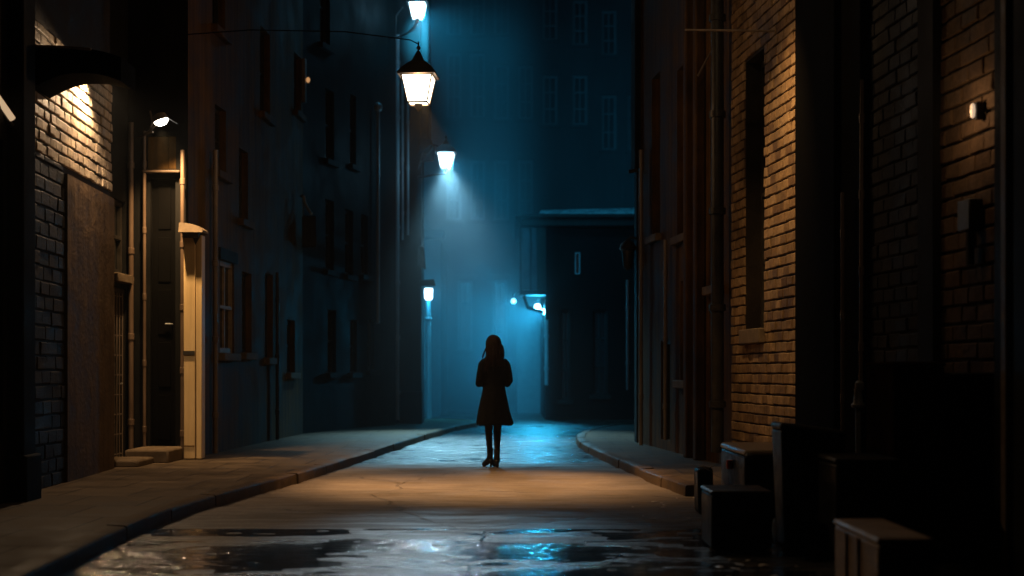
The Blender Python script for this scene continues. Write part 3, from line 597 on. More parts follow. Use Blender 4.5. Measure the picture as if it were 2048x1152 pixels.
big = lantern('street_lantern', 'large four sided lantern glowing warm white, nearest of the street lanterns', c, 1.0, gw, R(-4))
ar = MB(); e0 = Vector((-4.15, 17.9, 5.45)); e1 = c + Vector((0, 0, .69))
pts = [e0, e0.lerp(e1, .3) + Vector((0, 0, .1)), e0.lerp(e1, .7) + Vector((0, 0, .13)), e1 + Vector((-.1, 0, .07)), e1 + Vector((0, 0, .02))]
ar.tube(pts, .007, 8); ar.tube([e1 + Vector((0, 0, .05)), e1 - Vector((0, 0, .02))], .009, 8); ar.build('wall_arm', M['shade_black'], big, smooth=True)
light('lantern_burner', 'POINT', c + Vector((0, 0, .16)), (1, .54, .24), 170, big, .06)
light('added_pool_spot', 'SPOT', c + Vector((0, 0, .12)), WARM, 2900, big, .05, (-.35, 15.4, 0), 55, .8)  # added spot that shapes the warm pool on the road
c2 = P(892, 336, 29.5)
mid = lantern('street_lantern', 'small lantern glowing blue white on a scrolled arm above the misty corner', c2, .97, gbm)
MB().tube([P(836, 354, 30.3), P(852, 353, 30.1), P(872, 349, 29.8), c2 + Vector((0, 0, -.12)), c2 + Vector((0, 0, -.02))], .02, 8).tube([P(838, 332, 30.3), P(868, 292, 29.8)], .011, 8).tube([P(836, 338, 30.3), P(846, 302, 30.1), P(862, 288, 29.8), P(876, 292, 29.7)], .012, 8).build('scroll_arm', M['iron'], mid, smooth=True)
light('lantern_burner', 'POINT', c2 + Vector((0, 0, .15)), CYAN, 75, mid, .07)
light('added_mist_spot', 'SPOT', c2 + Vector((0.02, 0, .14)), CYAN, 4200, mid, .06, (.7, 36.5, 2.2), 100, 1.0)  # added spot, turned from the left wall to brighten the mist
light('added_pool_spot', 'SPOT', c2 + Vector((0, 0, .12)), (.38, .8, 1.0), 9500, mid, .06, (-.5, 24.3, 0), 58, 1.0)  # added spot for the blue-white pool on the road
c3 = P(835, 37, 29.5)
upl = lantern('street_lantern', 'highest lantern, cut by the top edge of the photo, glowing blue white', c3, .97, gbm)
MB().tube([P(778, 76, 29.9), P(795, 75, 29.8), P(815, 66, 29.6), P(830, 52, 29.5), c3 + Vector((0, 0, -.02))], .02, 8).tube([P(792, 73, 29.9), P(792, 32, 29.8), P(806, 14, 29.7)], .014, 8).tube([P(806, 68, 29.8), P(826, 62, 29.5), P(832, 54, 29.5)], .01, 8).build('scroll_arm', M['iron'], upl, smooth=True)
light('lantern_burner', 'POINT', c3 + Vector((0, 0, .15)), CYAN, 75, upl, .07)
light('added_mist_spot', 'SPOT', c3 + Vector((0.02, 0, .14)), CYAN, 8500, upl, .06, (2.8, 43, 4.5), 88, 1.0)  # added spot to brighten the mist above the low roof

light('added_glint_spot', 'SPOT', c3 + Vector((0, -.02, .12)), (.72, .9, 1.0), 8000, upl, .08, (-.15, 8.3, 0), 11, 1.0)  # added narrow spot for glints on the foreground road
# slim pole lamp left
pp = P(857, 600, 33.5); pt_ = thing('pole_lamp', 'slim post lamp with small blue white head beyond the left corner', 'street lamp', (pp.x, pp.y, .11))
MB().tube([(pp.x, pp.y, .11), (pp.x, pp.y, .9), (pp.x, pp.y, pp.z)], [.075, .06, .05], 12).build('post', M['pipe_grey'], pt_, smooth=True)
MB().lathe(pp, [(.06, 0), (.088, .03), (.1, .25), (.09, .27)], 14).build('glass', gbm, pt_, smooth=True)
MB().lathe(pp, [(.12, .272), (.1, .31), (.02, .38)], 14).build('cap', M['iron'], pt_, smooth=True)
MB().lathe(P(857, 638, 33.5) - Vector((0, 0, .04)), [(.055, 0), (.09, .03), (.09, .06), (.055, .09)], 14).build('collar', M['pipe_grey'], pt_, smooth=True)
light('post_light', 'POINT', pp + Vector((.0, -.25, .1)), CYAN, 45, pt_, .05)

# ------------------------------------------------------------------ FAR BUILDINGS
def masonry(name, label, Fc, H_, ops, wm, fm, depth, cat='building', cornice=True, z0=0):
    t = thing(name, label, cat, Fc.M(Fc.len / 2, 0, 0)); mb = MB(); wall_mesh(mb, Fc, 0, Fc.len, z0, H_, ops, .2); mb.build('wall', M[wm], t)
    mb = MB(); mb.fbox(Fc, 0.003, Fc.len - .003, z0, H_ - .01, -depth, -.22).build('side_wall', M[wm], t)
    for o in ops: window(Fc, o, t, fm, .2, (1, 2), True, True, w=.08, sm=wm, lm=wm)
    if cornice: MB().fbox(Fc, -.1, Fc.len + .1, H_ + .003, H_ + .25, -.3, .25).build('cornice', M[wm], t, bevel=.03)
    return t
FF = Face((-7, 46), (11, 46), 1)
ops = []
for cx, yt, yb in ((908, 105, 235), (955, 105, 235), (1003, 130, 238), (1051, 130, 238), (1100, 150, 250), (1160, 150, 250), (1218, 190, 300), (1270, 190, 300), (955, 320, 440), (1003, 320, 440), (908, 320, 440), (1051, 320, 440), (930, 560, 700), (1000, 560, 700), (1218, 20, 110), (1160, 0, 90), (1100, -10, 80), (1003, -20, 70), (955, -20, 70), (908, -20, 70)):
    ops.append(FF.opn(cx - 15, cx + 15, yt, yb))
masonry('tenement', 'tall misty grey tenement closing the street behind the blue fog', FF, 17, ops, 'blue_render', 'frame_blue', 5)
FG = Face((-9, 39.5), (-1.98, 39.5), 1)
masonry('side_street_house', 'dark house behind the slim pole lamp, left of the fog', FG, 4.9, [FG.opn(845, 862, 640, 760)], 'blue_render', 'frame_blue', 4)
# low building with oriel
FL = Face((.84, 36), (5.5, 36), 1)
lo = thing('low_corner_building', 'low dark building with wide eaves and a glazed oriel in the blue fog', 'building', (2.5, 36, 0))
og = [FL.opn(1150, 1160, 505, 548), FL.opn(1185, 1215, 620, 790), FL.opn(1120, 1140, 620, 800)]
mb = MB(); wall_mesh(mb, FL, 0, FL.len, 0, 5.0, og, .2); mb.fbox(FL, .004, FL.len, 0, 4.99, -6, -.22); mb.build('wall', M['shade_black'], lo)  # front wall blackened to read as an unlit silhouette
for o in og[1:]: window(FL, o, lo, 'black_render', .2, (1, 2), True, sm='black_render')
sl = window(FL, og[0], lo, 'frame_blue', .08, (0, 0), False, w=.02)
za = P(1030, 455, 36).z; zb = P(1030, 440, 36).z
MB().box((.22, 35.6, za), (6, 42, zb)).box((.08, 35.45, zb + .003), (6, 42.1, zb + .1)).build('eaves', M['black_render'], lo, bevel=.03)
MB().hexa([Vector(v) for v in [(.65, 35.9, zb + .105), (6, 35.9, zb + .105), (6, 42, zb + .105), (.65, 42, zb + .105), (.75, 36.6, zb + .32), (6, 36.4, zb + .42), (6, 41, zb + .42), (.75, 41, zb + .32)]]).build('roof', M['lead'], lo)
x0, x1 = P(1040, 500, 35.8).x, P(1088, 500, 35.8).x; z0, z1 = P(0, 590, 35.8).z, za - .01
orl = MB().box((x0, 35.75, z0), (x1 + .05, 36.6, z0 + .12)).box((x0, 35.75, z0 + .12), (x0 + .06, 35.81, z1)).box((x0 + .24, 35.75, z0 + .12), (x0 + .30, 35.81, z1)).box((x0, 36.5, z0 + .12), (x0 + .06, 36.58, z1)).box((x0 + .42, 35.76, z0 + .12), (x1 + .05, 36.5, z1)).build('oriel', M['black_render'], lo, bevel=.01)
MB().box((x0 + .02, 35.77, z0 + .13), (x0 + .41, 36.5, z1 - .01)).build('pane', surf('dusty_glass', (.012, .016, .02), (.03, .036, .04), rough=(.2, .35)), orl)
MB().tube([(x0 + .1, 35.9, z0), (x0 + .2, 35.95, z0 - .3), (x1, 36.05, z0 - .42)], .04, 8).tube([(x0 + .1, 36.3, z0), (x0 + .2, 36.3, z0 - .3), (x1, 36.3, z0 - .42)], .04, 8).build('corbel', M['frame_dark'], orl, smooth=True)
GL = 'small globe lamps under the oriel'
def globe(px, py, Y, r, label, power, wl=True):
    p = P(px, py, Y); t = thing('globe_lamp', label, 'wall lamp', p, GL)
    MB().lathe(p, [(r * math.sin(a), -r * math.cos(a)) for a in [.05 + 3.04 * i / 10 for i in range(11)]], 14).build('globe', emis('globe_%d' % px, (.55, .9, 1.0), 7.0 if wl else 1.5), t, smooth=True)
    MB().tube([p + Vector((0, 0, r)), p + Vector((0, 0, r + .12)), p + Vector((.15, .1, r + .18))], .015, 8).build('arm', M['iron'], t, smooth=True)
    if power: light('globe_light', 'POINT', p + Vector((-.02, -r - .12, -.12)), CYAN, power, t, .06)
globe(1075, 614, 36.7, .085, 'left one of the bright pair of globe lamps below the oriel', 420)
globe(1088, 623, 36.6, .07, 'right one of the bright pair of globe lamps below the oriel', 60)
globe(1027, 602, 37.5, .07, 'faint globe lamp hanging left of the bright pair in the fog', 25, False)
pipe([P(1093, 770, 35.8), P(1093, 640, 35.8)], .05, 'pipe_grey', 'pale pipe stub on the low building below the bright globe lamps', clips=2)
FH = Face((.15, 42), (.83, 42), 1)
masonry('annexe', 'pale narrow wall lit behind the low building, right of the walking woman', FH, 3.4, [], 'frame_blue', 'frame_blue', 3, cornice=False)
pipe([P(1256, 780, 31), P(1256, 560, 31)], .04, 'pipe_grey', 'pale post standing in the gap before the right hand wall end', cat='post', name='post', clips=2)
FX = Face((1.93 + .15, 31.5), (5.5, 31.5), 1)

# ------------------------------------------------------------------ RIGHT SIDE
def RX(Y): return 2.28 + .1 * (18.75 - Y)
FRT = Face((RX(22.2), 22.2), (RX(4.0), 4.0), 1)
if FRT.n.x > 0: FRT.n = -FRT.n
Z0 = 0
# building with tall window (amber brick)
Sa, Sb, Sc, Sd, Se = FRT.S(1465), FRT.S(1617), FRT.S(1740), FRT.S(1850), FRT.S(1885)
ob1 = thing('amber_brick_building', 'amber brick wall with one tall narrow dark window, lit warm from above', 'building', FRT.M((Sa + Sb) / 2, 0))
o1 = FRT.opn(1492, 1531, 110, 656)
mb = MB(); wall_mesh(mb, FRT, Sa, Sb + .3, -.05, 8, [o1], .24)
brick_faces(mb, FRT, Sa, Sb + .02, .0, 6.2, [(o1[0] - .0, o1[1] + .0, o1[2] - .17, o1[3])], bl=.19, bh=.108, gap=.017, dep=.018, mi=1, vg=.005)
mb.build('wall', [M['mortar'], M['brick_amber']], ob1)
window(FRT, o1, ob1, 'frame_dark', .24, (1, 3), False)
MB().fbox(FRT, o1[0] - .02, o1[1] + .02, o1[2] - .17, o1[2] - .01, -.05, .08).build('sill', M['stone'], ob1, bevel=.012)
MB().fbox(FRT, Sa, Sb + .3, 0.0, 7.9, -3, -.25).build('side_wall', M['black_render'], ob1)
# far right part: brown rendered stretch px 1270..1465
ob2 = thing('shuttered_building', 'dark brown building with narrow windows and doors at the far end of the right side', 'building', FRT.M(Sa / 2, 0))
o2 = FRT.opn(1416, 1440, 130, 570); o3 = FRT.opn(1416, 1439, 682, 903); o4 = FRT.opn(1350, 1372, 130, 470); o5 = FRT.opn(1318, 1336, 680, 880); o6 = FRT.opn(1300, 1316, 150, 470); o7 = FRT.opn(1356, 1374, 560, 760)
mb = MB(); wall_mesh(mb, FRT, 0, Sa, 0, 10, [o2, o3, o4, o5, o6, o7], .2, d=-.03); mb.build('wall', M['render'], ob2)
for o in (o2, o4, o6, o7): window(FRT, o, ob2, 'frame_dark', .2, (1, 2), True, d=-.03)
for o in (o3, o5): door(FRT, o, ob2, d=-.03)
MB().fbox(FRT, 0, Sa - .01, 0.0, 9.9, -3, -.26).build('side_wall', M['black_render'], ob2)
MB().fbox(FRT, -.12, .25, FRT.Z(1270, 345), 9.8, -.5, .06).build('corner_pier', M['black_render'], ob2, bevel=.02)
for px, w_ in ((1384, .09), (1404, .09)):
    t_ = FRT.S(px); MB().fbox(FRT, t_ - w_, t_ + w_, 0.1, 9, -.025, .1).build('pilaster', M['render'], ob2, bevel=.02)
def rpipe(px, yt, yb, r, mat, label, off=None, **kw):
    t_ = FRT.S(px); return pipe([FRT.M(t_, FRT.Z(px, yb), off or r + .03), FRT.M(t_, FRT.Z(px, yt), off or r + .03)], r, mat, label, **kw)
rpipe(1455, -60, 905, .075, 'pipe_black', 'thick black downpipe dividing the amber brick from the brown facade', off=.12, clips=5)
rpipe(1290, 300, 890, .03, 'pipe', 'thin pipe nearest the far end of the right hand wall', clips=3)
rpipe(1339, 480, 880, .028, 'pipe', 'thin pipe between two dark openings on the right hand facade', clips=3)
# black pilaster
ob3 = thing('black_pilaster', 'broad black pilaster between amber brick and dim bluish brick', 'pilaster', FRT.M(Sb + .5, 0))
MB().fbox(FRT, Sb + .02, Sc - .5, 0, 8, -.2, .14).fbox(FRT, Sc - .5, Sc + .02, 0, 8, -.2, .09).build('shaft', M['shade_black'], ob3, bevel=.015)
pipe([P(1685, 880, 12.0), P(1685, 385, 12.0)], .016, 'pipe', 'thin lower conduit on the black pilaster', cat='conduit', name='conduit', clips=3)
pipe([P(1722, 770, 11.8), P(1724, 160, 11.8)], .018, 'pipe', 'taller conduit at the right edge of the black pilaster', cat='conduit', name='conduit', clips=4)
MB_ = P(1718, 795, 11.5); sp_ = thing('standpipe', 'short grey standpipe with a bent mouth above the bins by the black pilaster', 'standpipe', (MB_.x, 11.5, 0))
MB().tube([(MB_.x, 11.5, 0), P(1716, 850, 11.5), P(1716, 815, 11.5)], .022, 10).build('riser', M['pipe_grey'], sp_, smooth=True)
MB().lathe(P(1716, 815, 11.5), [(.05, 0), (.058, .02), (.04, .04), (.03, .13), (.036, .15)], 14).build('valve', M['pipe_grey'], sp_, smooth=True)
MB().lathe(P(1719, 776, 11.5), [(.03, -.02), (.038, 0), (.038, .04), (.02, .06)], 14).build('cap', M['pipe_grey'], sp_, smooth=True)
# brick with its dim blue light put into the colour
ob4 = thing('dim_brick_building', 'brick wall right of the black pilaster, dim blue light put into its colour', 'building', FRT.M((Sc + Sd) / 2, 0))
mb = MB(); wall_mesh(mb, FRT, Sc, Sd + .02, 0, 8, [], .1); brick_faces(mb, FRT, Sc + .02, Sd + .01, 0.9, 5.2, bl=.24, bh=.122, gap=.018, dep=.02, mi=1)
mb.build('wall', [M['mortar'], M['brick_dim_blue']], ob4); MB().fbox(FRT, Sc, Sd, 0.0, 7.9, -3, -.25).build('side_wall', M['black_render'], ob4)
ob5 = thing('black_post', 'square black post between dim bluish brick and brown brick', 'post', FRT.M((Sd + Se) / 2, 0))
MB().fbox(FRT, Sd + .02, Se, 0, 8, -.1, .07).build('shaft', M['black_render'], ob5, bevel=.01); MB().fbox(FRT, Sd + .0, Se + .02, 0, .4, -.1, .09).build('base', M['black_render'], ob5, bevel=.01)
S6 = FRT.S(1990)
ob6 = thing('brown_brick_building', 'brown brick wall at the right with a small meter box and a bulkhead lamp', 'building', FRT.M((Se + S6) / 2, 0))
mb = MB(); wall_mesh(mb, FRT, Se, FRT.len, 0, 8, [], .1); brick_faces(mb, FRT, Se + .01, S6 + .6, 0.9, 4.8, bl=.25, bh=.128, gap=.02, dep=.022, mi=1)
mb.build('wall', [M['mortar'], M['brick_brown']], ob6); MB().fbox(FRT, Se, FRT.len, 0.0, 7.9, -3, -.25).build('side_wall', M['black_render'], ob6)
t_ = FRT.S(1960); mbx = thing('meter_box', 'small dark meter box with a stub conduit on the brown brick wall', 'meter box', FRT.M(t_, 2.3))
za, zb = FRT.Z(1960, 462), FRT.Z(1960, 400)
MB().fbox(FRT, t_ - .1, t_ + .1, za, zb, .024, .12).build('box', M['iron'], mbx, bevel=.01)
MB().tube([FRT.M(t_, za, .07), FRT.M(t_, FRT.Z(1960, 530), .07)], .03, 8).build('conduit', M['pipe_black'], mbx, smooth=True)
t_ = FRT.S(1974); bl_p = FRT.M(t_, FRT.Z(1974, 222), .1); bk_ = thing('bulkhead_lamp', 'small glowing bulkhead lamp on the brown brick wall beside the frame edge post', 'wall lamp', bl_p)
MB().lathe(bl_p, [(.004, -.05), (.014, -.04), (.018, 0), (.014, .04), (.004, .05)], 14).build('glass', emis('bulkhead_glass', (1, .72, .48), .6), bk_, smooth=True)
MB().fbox(FRT, t_ - .02, t_ + .02, bl_p.z - .06, bl_p.z + .06, .02, .08).build('back_plate', M['iron'], bk_, bevel=.005)
light('bulkhead_light', 'POINT', bl_p + Vector((-.2, .05, 0)), (1, .62, .32), 3.0, bk_, .04)
# frame edge posts
t7 = FRT.S(1992); fp = thing('door_surround', 'dark doorway surround with one jamb coloured pale as if lit at the extreme right edge', 'door surround', FRT.M(t7 + .3, 0))
a0 = P(1990, 500, 8.6).x
MB().box((a0, 8.45, 0), (a0 + .05, 8.62, 5.5)).box((a0 + .05, 8.5, 0), (a0 + .6, 8.62, 5.5)).build('post', M['black_render'], fp, bevel=.008)
MB().box((P(2006, 0, 8.35).x, 8.3, 0), (P(2033, 0, 8.35).x, 8.4, 5.5)).build('jamb', M['frame'], fp, bevel=.012)  # paler colour makes this strip read as lit
MB().box((P(2038, 0, 8.1).x, 7.6, 0), (P(2038, 0, 8.1).x + .5, 8.2, 5.5)).build('door_leaf', M['black_render'], fp, bevel=.012)
# iron bracket with gooseneck lamp above the amber wall
t_ = FRT.S(1553); bz = FRT.Z(1553, 62); q0 = FRT.M(t_, bz, 0)
gl = thing('gooseneck_lamp', 'iron rod reaching out high on the amber brick wall, beside its shaded lamp', 'wall lamp', q0)
q1 = P(1370, 60, q0.y)
MB().tube([q0, q1], .012, 8).build('rod', M['pipe'], gl, smooth=True)
hd = Vector((1.3, 13.3, 5.55))
MB().tube([FRT.M(FRT.S(1600), 5.4, 0), FRT.M(FRT.S(1600), 5.75, .2), hd + Vector((0, 0, .2)), hd + Vector((0, 0, .08))], .014, 8).build('gooseneck', M['iron'], gl, smooth=True)
MB().lathe(hd, [(.03, .1), (.05, .08), (.17, -.04), (.165, -.045), (.05, .03)], 20).build('shade', M['iron'], gl, smooth=True)
MB().lathe(hd, [(.01, -.05), (.035, -.03), (.035, .0), (.015, .03)], 12).build('bulb', lampglass('goose_bulb', WARMW, 15), gl, smooth=True)
light('gooseneck_light', 'SPOT', hd + Vector((0, 0, -.06)), (1, .62, .28), 480, gl, .035, FRT.M(Sb - .65, 2.9, 0), 60, 1.0)
light('gooseneck_bulb_light', 'POINT', hd + Vector((0, 0, -.07)), (1, .66, .36), 20, gl, .035)
br = thing('forked_bracket', 'bent forked iron bracket on the brown facade left of the thick black downpipe', 'bracket', FRT.M(FRT.S(1412), 4.6))
YY = 17.4
MB().tube([P(1396, 152, YY), P(1410, 125, YY), P(1424, 100, YY), P(1441, 84, YY)], .013, 8).tube([P(1424, 100, YY), P(1436, 106, YY), P(1444, 120, YY)], .011, 8).tube([P(1428, 98, YY), P(1434, 84, YY)], .009, 6).build('fork', M['pipe'], br, smooth=True)
rl = thing('hanging_lantern', 'unlit dark rounded lantern jutting from the far end of the right wall', 'wall lamp', P(1256, 500, 22.5))
MB().lathe(P(1256, 540, 22.3), [(.03, 0), (.07, .04), (.1, .3), (.14, .33), (.1, .42), (.02, .48)], 16).build('body', M['iron'], rl, smooth=True)
MB().tube([P(1256, 480, 22.3), P(1262, 474, 22.3), P(1275, 478, 22.2)], .02, 8).build('arm', M['iron'], rl, smooth=True)
eb = thing('gutter_end', 'small gutter lip sticking out at the far corner of the right wall', 'gutter', P(1262, 345, 22.3))
MB().tube([P(1257, 344, 22.0), P(1285, 338, 22.0)], .03, 8).build('gutter', M['pipe_black'], eb, smooth=True)
# corner return wall of right building
MB().box((RX(22.2) + .01, 22.22, .1), (5.5, 22.6, 9.8)).build('end_wall', M['black_render'], ob2)

# ------------------------------------------------------------------ BOXES AND BINS
def crate(name, label, cat, x0, x1, y0, y1, h, body, lid, lidh=.035, over=.012, tilt=0.0, bev=.018, z0=0.0, taper=0.0):
    t = thing(name, label, cat, ((x0 + x1) / 2, (y0 + y1) / 2, z0)); 
    zb = z0 + h - lidh
    MB().hexa([(x0 + taper, y0 + taper, z0 + .02), (x1 - taper, y0 + taper, z0 + .02), (x1 - taper, y1 - taper, z0 + .02), (x0 + taper, y1 - taper, z0 + .02), (x0, y0, zb), (x1, y0, zb - tilt), (x1, y1, zb - tilt), (x0, y1, zb)]).build('body', M[body], t, bevel=bev, seg=3)
    MB().hexa([(x0 - over, y0 - over, zb + .003), (x1 + over, y0 - over, zb + .003 - tilt), (x1 + over, y1 + over, zb + .003 - tilt), (x0 - over, y1 + over, zb + .003), (x0 - over + .01, y0 - over + .01, z0 + h), (x1 + over - .01, y0 - over + .01, z0 + h - tilt), (x1 + over - .01, y1 + over - .01, z0 + h - tilt), (x0 - over + .01, y1 + over - .01, z0 + h)]).build('lid', M[lid], t, bevel=lidh * .45, seg=3)
    for (a, b_) in ((x0 + .05, y0 + .05), (x1 - .05, y0 + .05), (x0 + .05, y1 - .05), (x1 - .05, y1 - .05)): MB().lathe((a, b_, z0 - .015), [(.02, 0), (.022, .036)], 10).build('foot', M['plastic'], t)
    return t
GB = 'boxes and bins piled by the right wall'
k1 = crate('wooden_box', 'brown board box with a pale edged lid, closest to the camera at bottom right', 'box', 1.70, 1.96, 6.6, 7.5, .43, 'crate', 'crate', .03)
MB().box((1.686, 6.95, .03), (1.698, 7.0, .39)).build('batten', M['crate'], k1)
MB().box((1.686, 7.2, .03), (1.698, 7.24, .39)).build('batten', M['crate'], k1)
k2 = crate('storage_bin', 'low square black bin at the left front of the pile', 'bin', 1.33, 1.735, 9.48, 10.0, .41, 'plastic', 'plastic', .03)
MB().box((1.739, 9.6, .03), (1.752, 9.63, .37)).build('lit_gap_strip', M['pipe_grey'], k2)  # pale strip stands in for the lit gap beside this bin
k3 = crate('storage_bin', 'black bin with a pale beige lid catching the light, in the middle of the pile', 'bin', 1.80, 2.28, 11.0, 12.25, .60, 'plastic', 'plastic_lid', .05)
MB().lathe((1.775, 11.6, .45), [(.025, -.035), (.03, 0), (.025, .035)], 10).build('red_latch', M['red'], k3, smooth=True)
MB().lathe((1.83, 10.985, .56), [(.02, -.02), (.03, 0), (.02, .02)], 10).build('clasp', M['pipe_grey'], k3, smooth=True)
k4 = crate('wheeled_bin', 'tall black bin with a tilted pale edged lid standing behind the others', 'bin', 1.82, 2.26, 9.62, 9.98, .862, 'plastic', 'plastic', .055, tilt=.055, taper=.03)
for s_ in (1.87, 2.2): MB().lathe((s_, 10.01, .09), [(.04, -.03), (.085, -.025), (.09, 0), (.085, .025), (.04, .03)], 18, Matrix.Rotation(R(90), 3, 'Y')).build('wheel', M['plastic'], k4, smooth=True)
MB().tube([(1.9, 10.0, .79), (1.9, 10.08, .8), (2.18, 10.08, .775), (2.18, 10.0, .77)], .014, 8).build('handle', M['plastic'], k4, smooth=True)
MB().tube([(1.42, 9.47, .28), (1.42, 9.44, .28), (1.64, 9.44, .28), (1.64, 9.47, .28)], .009, 8).build('handle', M['pipe_black'], k2, smooth=True)
k5 = crate('storage_bin', 'wide black bin in front of the tilted lid bin, right of the pile', 'bin', 2.04, 2.44, 8.95, 9.55, .66, 'plastic', 'plastic', .04)
sb = thing('refuse_sack', 'narrow black sack tied with pale cord leaning at the left end of the pile', 'sack', (1.63, 12.1, 0))
MB().hexa([(1.575, 12.0, 0), (1.705, 12.0, 0), (1.715, 12.34, 0), (1.58, 12.34, 0), (1.565, 12.0, .385), (1.70, 12.01, .398), (1.705, 12.3, .39), (1.57, 12.3, .38)]).build('body', M['plastic'], sb, bevel=.03, seg=3)
MB().tube([(1.56, 12.02, .39), (1.6, 12.0, .41), (1.66, 12.02, .395), (1.72, 12.02, .415)], .004, 6).tube([(1.6, 12.0, .41), (1.65, 11.98, .38), (1.69, 12.0, .36)], .003, 6).tube([(1.6, 12.02, .40), (1.62, 12.05, .425)], .003, 6).build('cord', M['white_wire'], sb)
cb = crate('utility_cabinet', 'tallest dark cabinet, eye high, standing against the dim bluish brick', 'cabinet', 2.47, 2.80, 9.2, 9.92, 1.27, 'steel_box', 'steel_box', .03, bev=.012)
MB().box((2.5, 9.185, .12), (2.77, 9.197, 1.18)).build('door', M['steel_box'], cb, bevel=.004)
crate('utility_cabinet', 'slightly lower dark cabinet right of the tallest one, against the brown brick', 'cabinet', 2.815, 3.08, 9.05, 9.75, 1.2, 'steel_box', 'plastic', .03, bev=.012)
for o in list(S.objects):
    if o.parent is None and o.name.split('.')[0] in ('wooden_box', 'storage_bin', 'wheeled_bin', 'refuse_sack', 'utility_cabinet'): o['group'] = GB

# ------------------------------------------------------------------ PERSON
PY = 18.0; PX = (988 - 1024) / F_PX * PY
pr = thing('person', 'woman in a long dark coat and ankle boots walking away down the road', 'person', (PX, PY, 0))
def skin_body(nodes, edges, root, sub=2):
    me = bpy.data.meshes.new('body'); me.from_pydata([n[0] for n in nodes], edges, []); o = bpy.data.objects.new('tmp', me); COL.objects.link(o)
    md = o.modifiers.new('s', 'SKIN'); md.use_smooth_shade = True
    for i, n_ in enumerate(nodes):
        r_ = n_[1]; r_ = r_ if isinstance(r_, tuple) else (r_, r_); me.skin_vertices[0].data[i].radius = r_
    me.skin_vertices[0].data[root].use_root = True
    o.modifiers.new('u', 'SUBSURF').levels = sub
    bpy.context.view_layer.update(); dg = bpy.context.evaluated_depsgraph_get()
    m2 = bpy.data.meshes.new_from_object(o.evaluated_get(dg)); bpy.data.objects.remove(o)
    return m2
nd = []; ed = []
def nn(x, y, z, r, p=None):
    nd.append(((x, y, z), r)); 
    if p is not None: ed.append((p, len(nd) - 1))
    return len(nd) - 1
pel = nn(0, 0, .92, (.13, .10)); wa = nn(0, 0, 1.06, (.105, .085), pel); ch = nn(0, 0, 1.24, (.125, .095), wa); up_ = nn(0, 0, 1.35, (.07, .055), ch)
nk = nn(0, .01, 1.44, .045, up_); hdb = nn(0, .02, 1.51, (.062, .07), nk); hdm = nn(-.005, .025, 1.565, (.072, .088), hdb); hdt = nn(-.005, .02, 1.625, (.055, .07), hdm)
chn = nn(-.022, .088, 1.495, .03, hdb)
for sx in (-1, 1):
    # legs: left foot stepping slightly forward, feet nearly in line
    hip = nn(.075 * sx, 0, .86, .088, pel)
    if sx < 0: kn = nn(-.055, .05, .48, .053, hip); ca = nn(-.055, .04, .34, .046, kn); an = nn(-.032, .07, .13, .028, ca); fo_ = nn(-.04, .1, .085, .03, an); to = nn(-.055, .2, .035, .026, fo_)
    else: kn = nn(.05, .03, .48, .053, hip); ca = nn(.035, -.03, .34, .048, kn); an = nn(.02, -.07, .13, .028, ca); fo_ = nn(.025, -.05, .085, .03, an); to = nn(.045, .06, .035, .026, fo_)
    sh = nn(.13 * sx, -.01, 1.335, .036, up_); el = nn(.195 * sx, -.02, 1.09, .04, sh); wr = nn(.12 * sx, .2, 1.10, .026, el)
    pa = nn(.07 * sx, .245, 1.12, (.03, .02), wr); pb = nn(.045 * sx, .265, 1.13, (.03, .018), pa)
    for k, (dz, ln) in enumerate(((.03, .05), (.011, .058), (-.008, .054), (-.026, .042))):
        a = nn(.03 * sx, .278 + k * .001, 1.13 + dz, .0095, pb); b_ = nn((.03 - ln * .5) * sx, .285, 1.128 + dz, .009, a); nn((.03 - ln * .75) * sx, .268, 1.125 + dz, .008, b_)
    th = nn(.075 * sx, .262, 1.155, .011, pa); nn(.05 * sx, .275, 1.18, .0095, th)
bm_ = skin_body(nd, ed, pel); bm_.materials.clear(); bm_.materials.append(M['skin']); bm_.materials.append(M['tights'])
for p in bm_.polygons: p.use_smooth = True; p.material_index = 1 if p.center.z < .95 else 0
bd = bpy.data.objects.new('body', bm_); COL.objects.link(bd); bd.parent = pr
# facial features
fc = Matrix.Rotation(R(14), 3, 'Z')
# coat: torso + skirt loft, sleeves, collar, remeshed to one cloth
def remesh(mb, vox, name, mat, parent, smooth_it=6):
    o = mb.build('tmp', mat); md = o.modifiers.new('r', 'REMESH'); md.mode = 'VOXEL'; md.voxel_size = vox; md.use_smooth_shade = True
    sm = o.modifiers.new('s', 'SMOOTH'); sm.iterations = smooth_it; sm.factor = .5
    bpy.context.view_layer.update(); dg = bpy.context.evaluated_depsgraph_get(); me = bpy.data.meshes.new_from_object(o.evaluated_get(dg)); bpy.data.objects.remove(o)
    for p in me.polygons: p.use_smooth = True
    q = bpy.data.objects.new(name, me); COL.objects.link(q); q.parent = parent; return q
cm = MB(); n = 48; prof = [(.535, .238, .20), (.56, .236, .198), (.70, .205, .175), (.85, .175, .15), (.97, .148, .13), (1.04, .138, .12), (1.12, .143, .122), (1.24, .16, .13), (1.33, .16, .11), (1.375, .135, .09), (1.41, .085, .07), (1.45, .062, .065)]
vs = []
for z, rx, ry in prof:
    for k in range(n):
        a = 2 * math.pi * k / n; fold = 1 + .045 * max(0, (1.0 - z) / .5) * math.sin(a * 7 + z * 2) + .02 * max(0, (1.0 - z) / .5) * math.sin(a * 13 + 1)
        hz = z + (.012 * math.sin(a * 3 + .6) if z < .57 else 0)
        vs.append((rx * fold * math.cos(a) + (.012 if z < .7 else 0), ry * fold * math.sin(a), hz))
fs = [(i * n + k, i * n + (k + 1) % n, (i + 1) * n + (k + 1) % n, (i + 1) * n + k) for i in range(len(prof) - 1) for k in range(n)] + [tuple(range(n - 1, -1, -1)), tuple((len(prof) - 1) * n + k for k in range(n))]
cm.add(vs, fs)
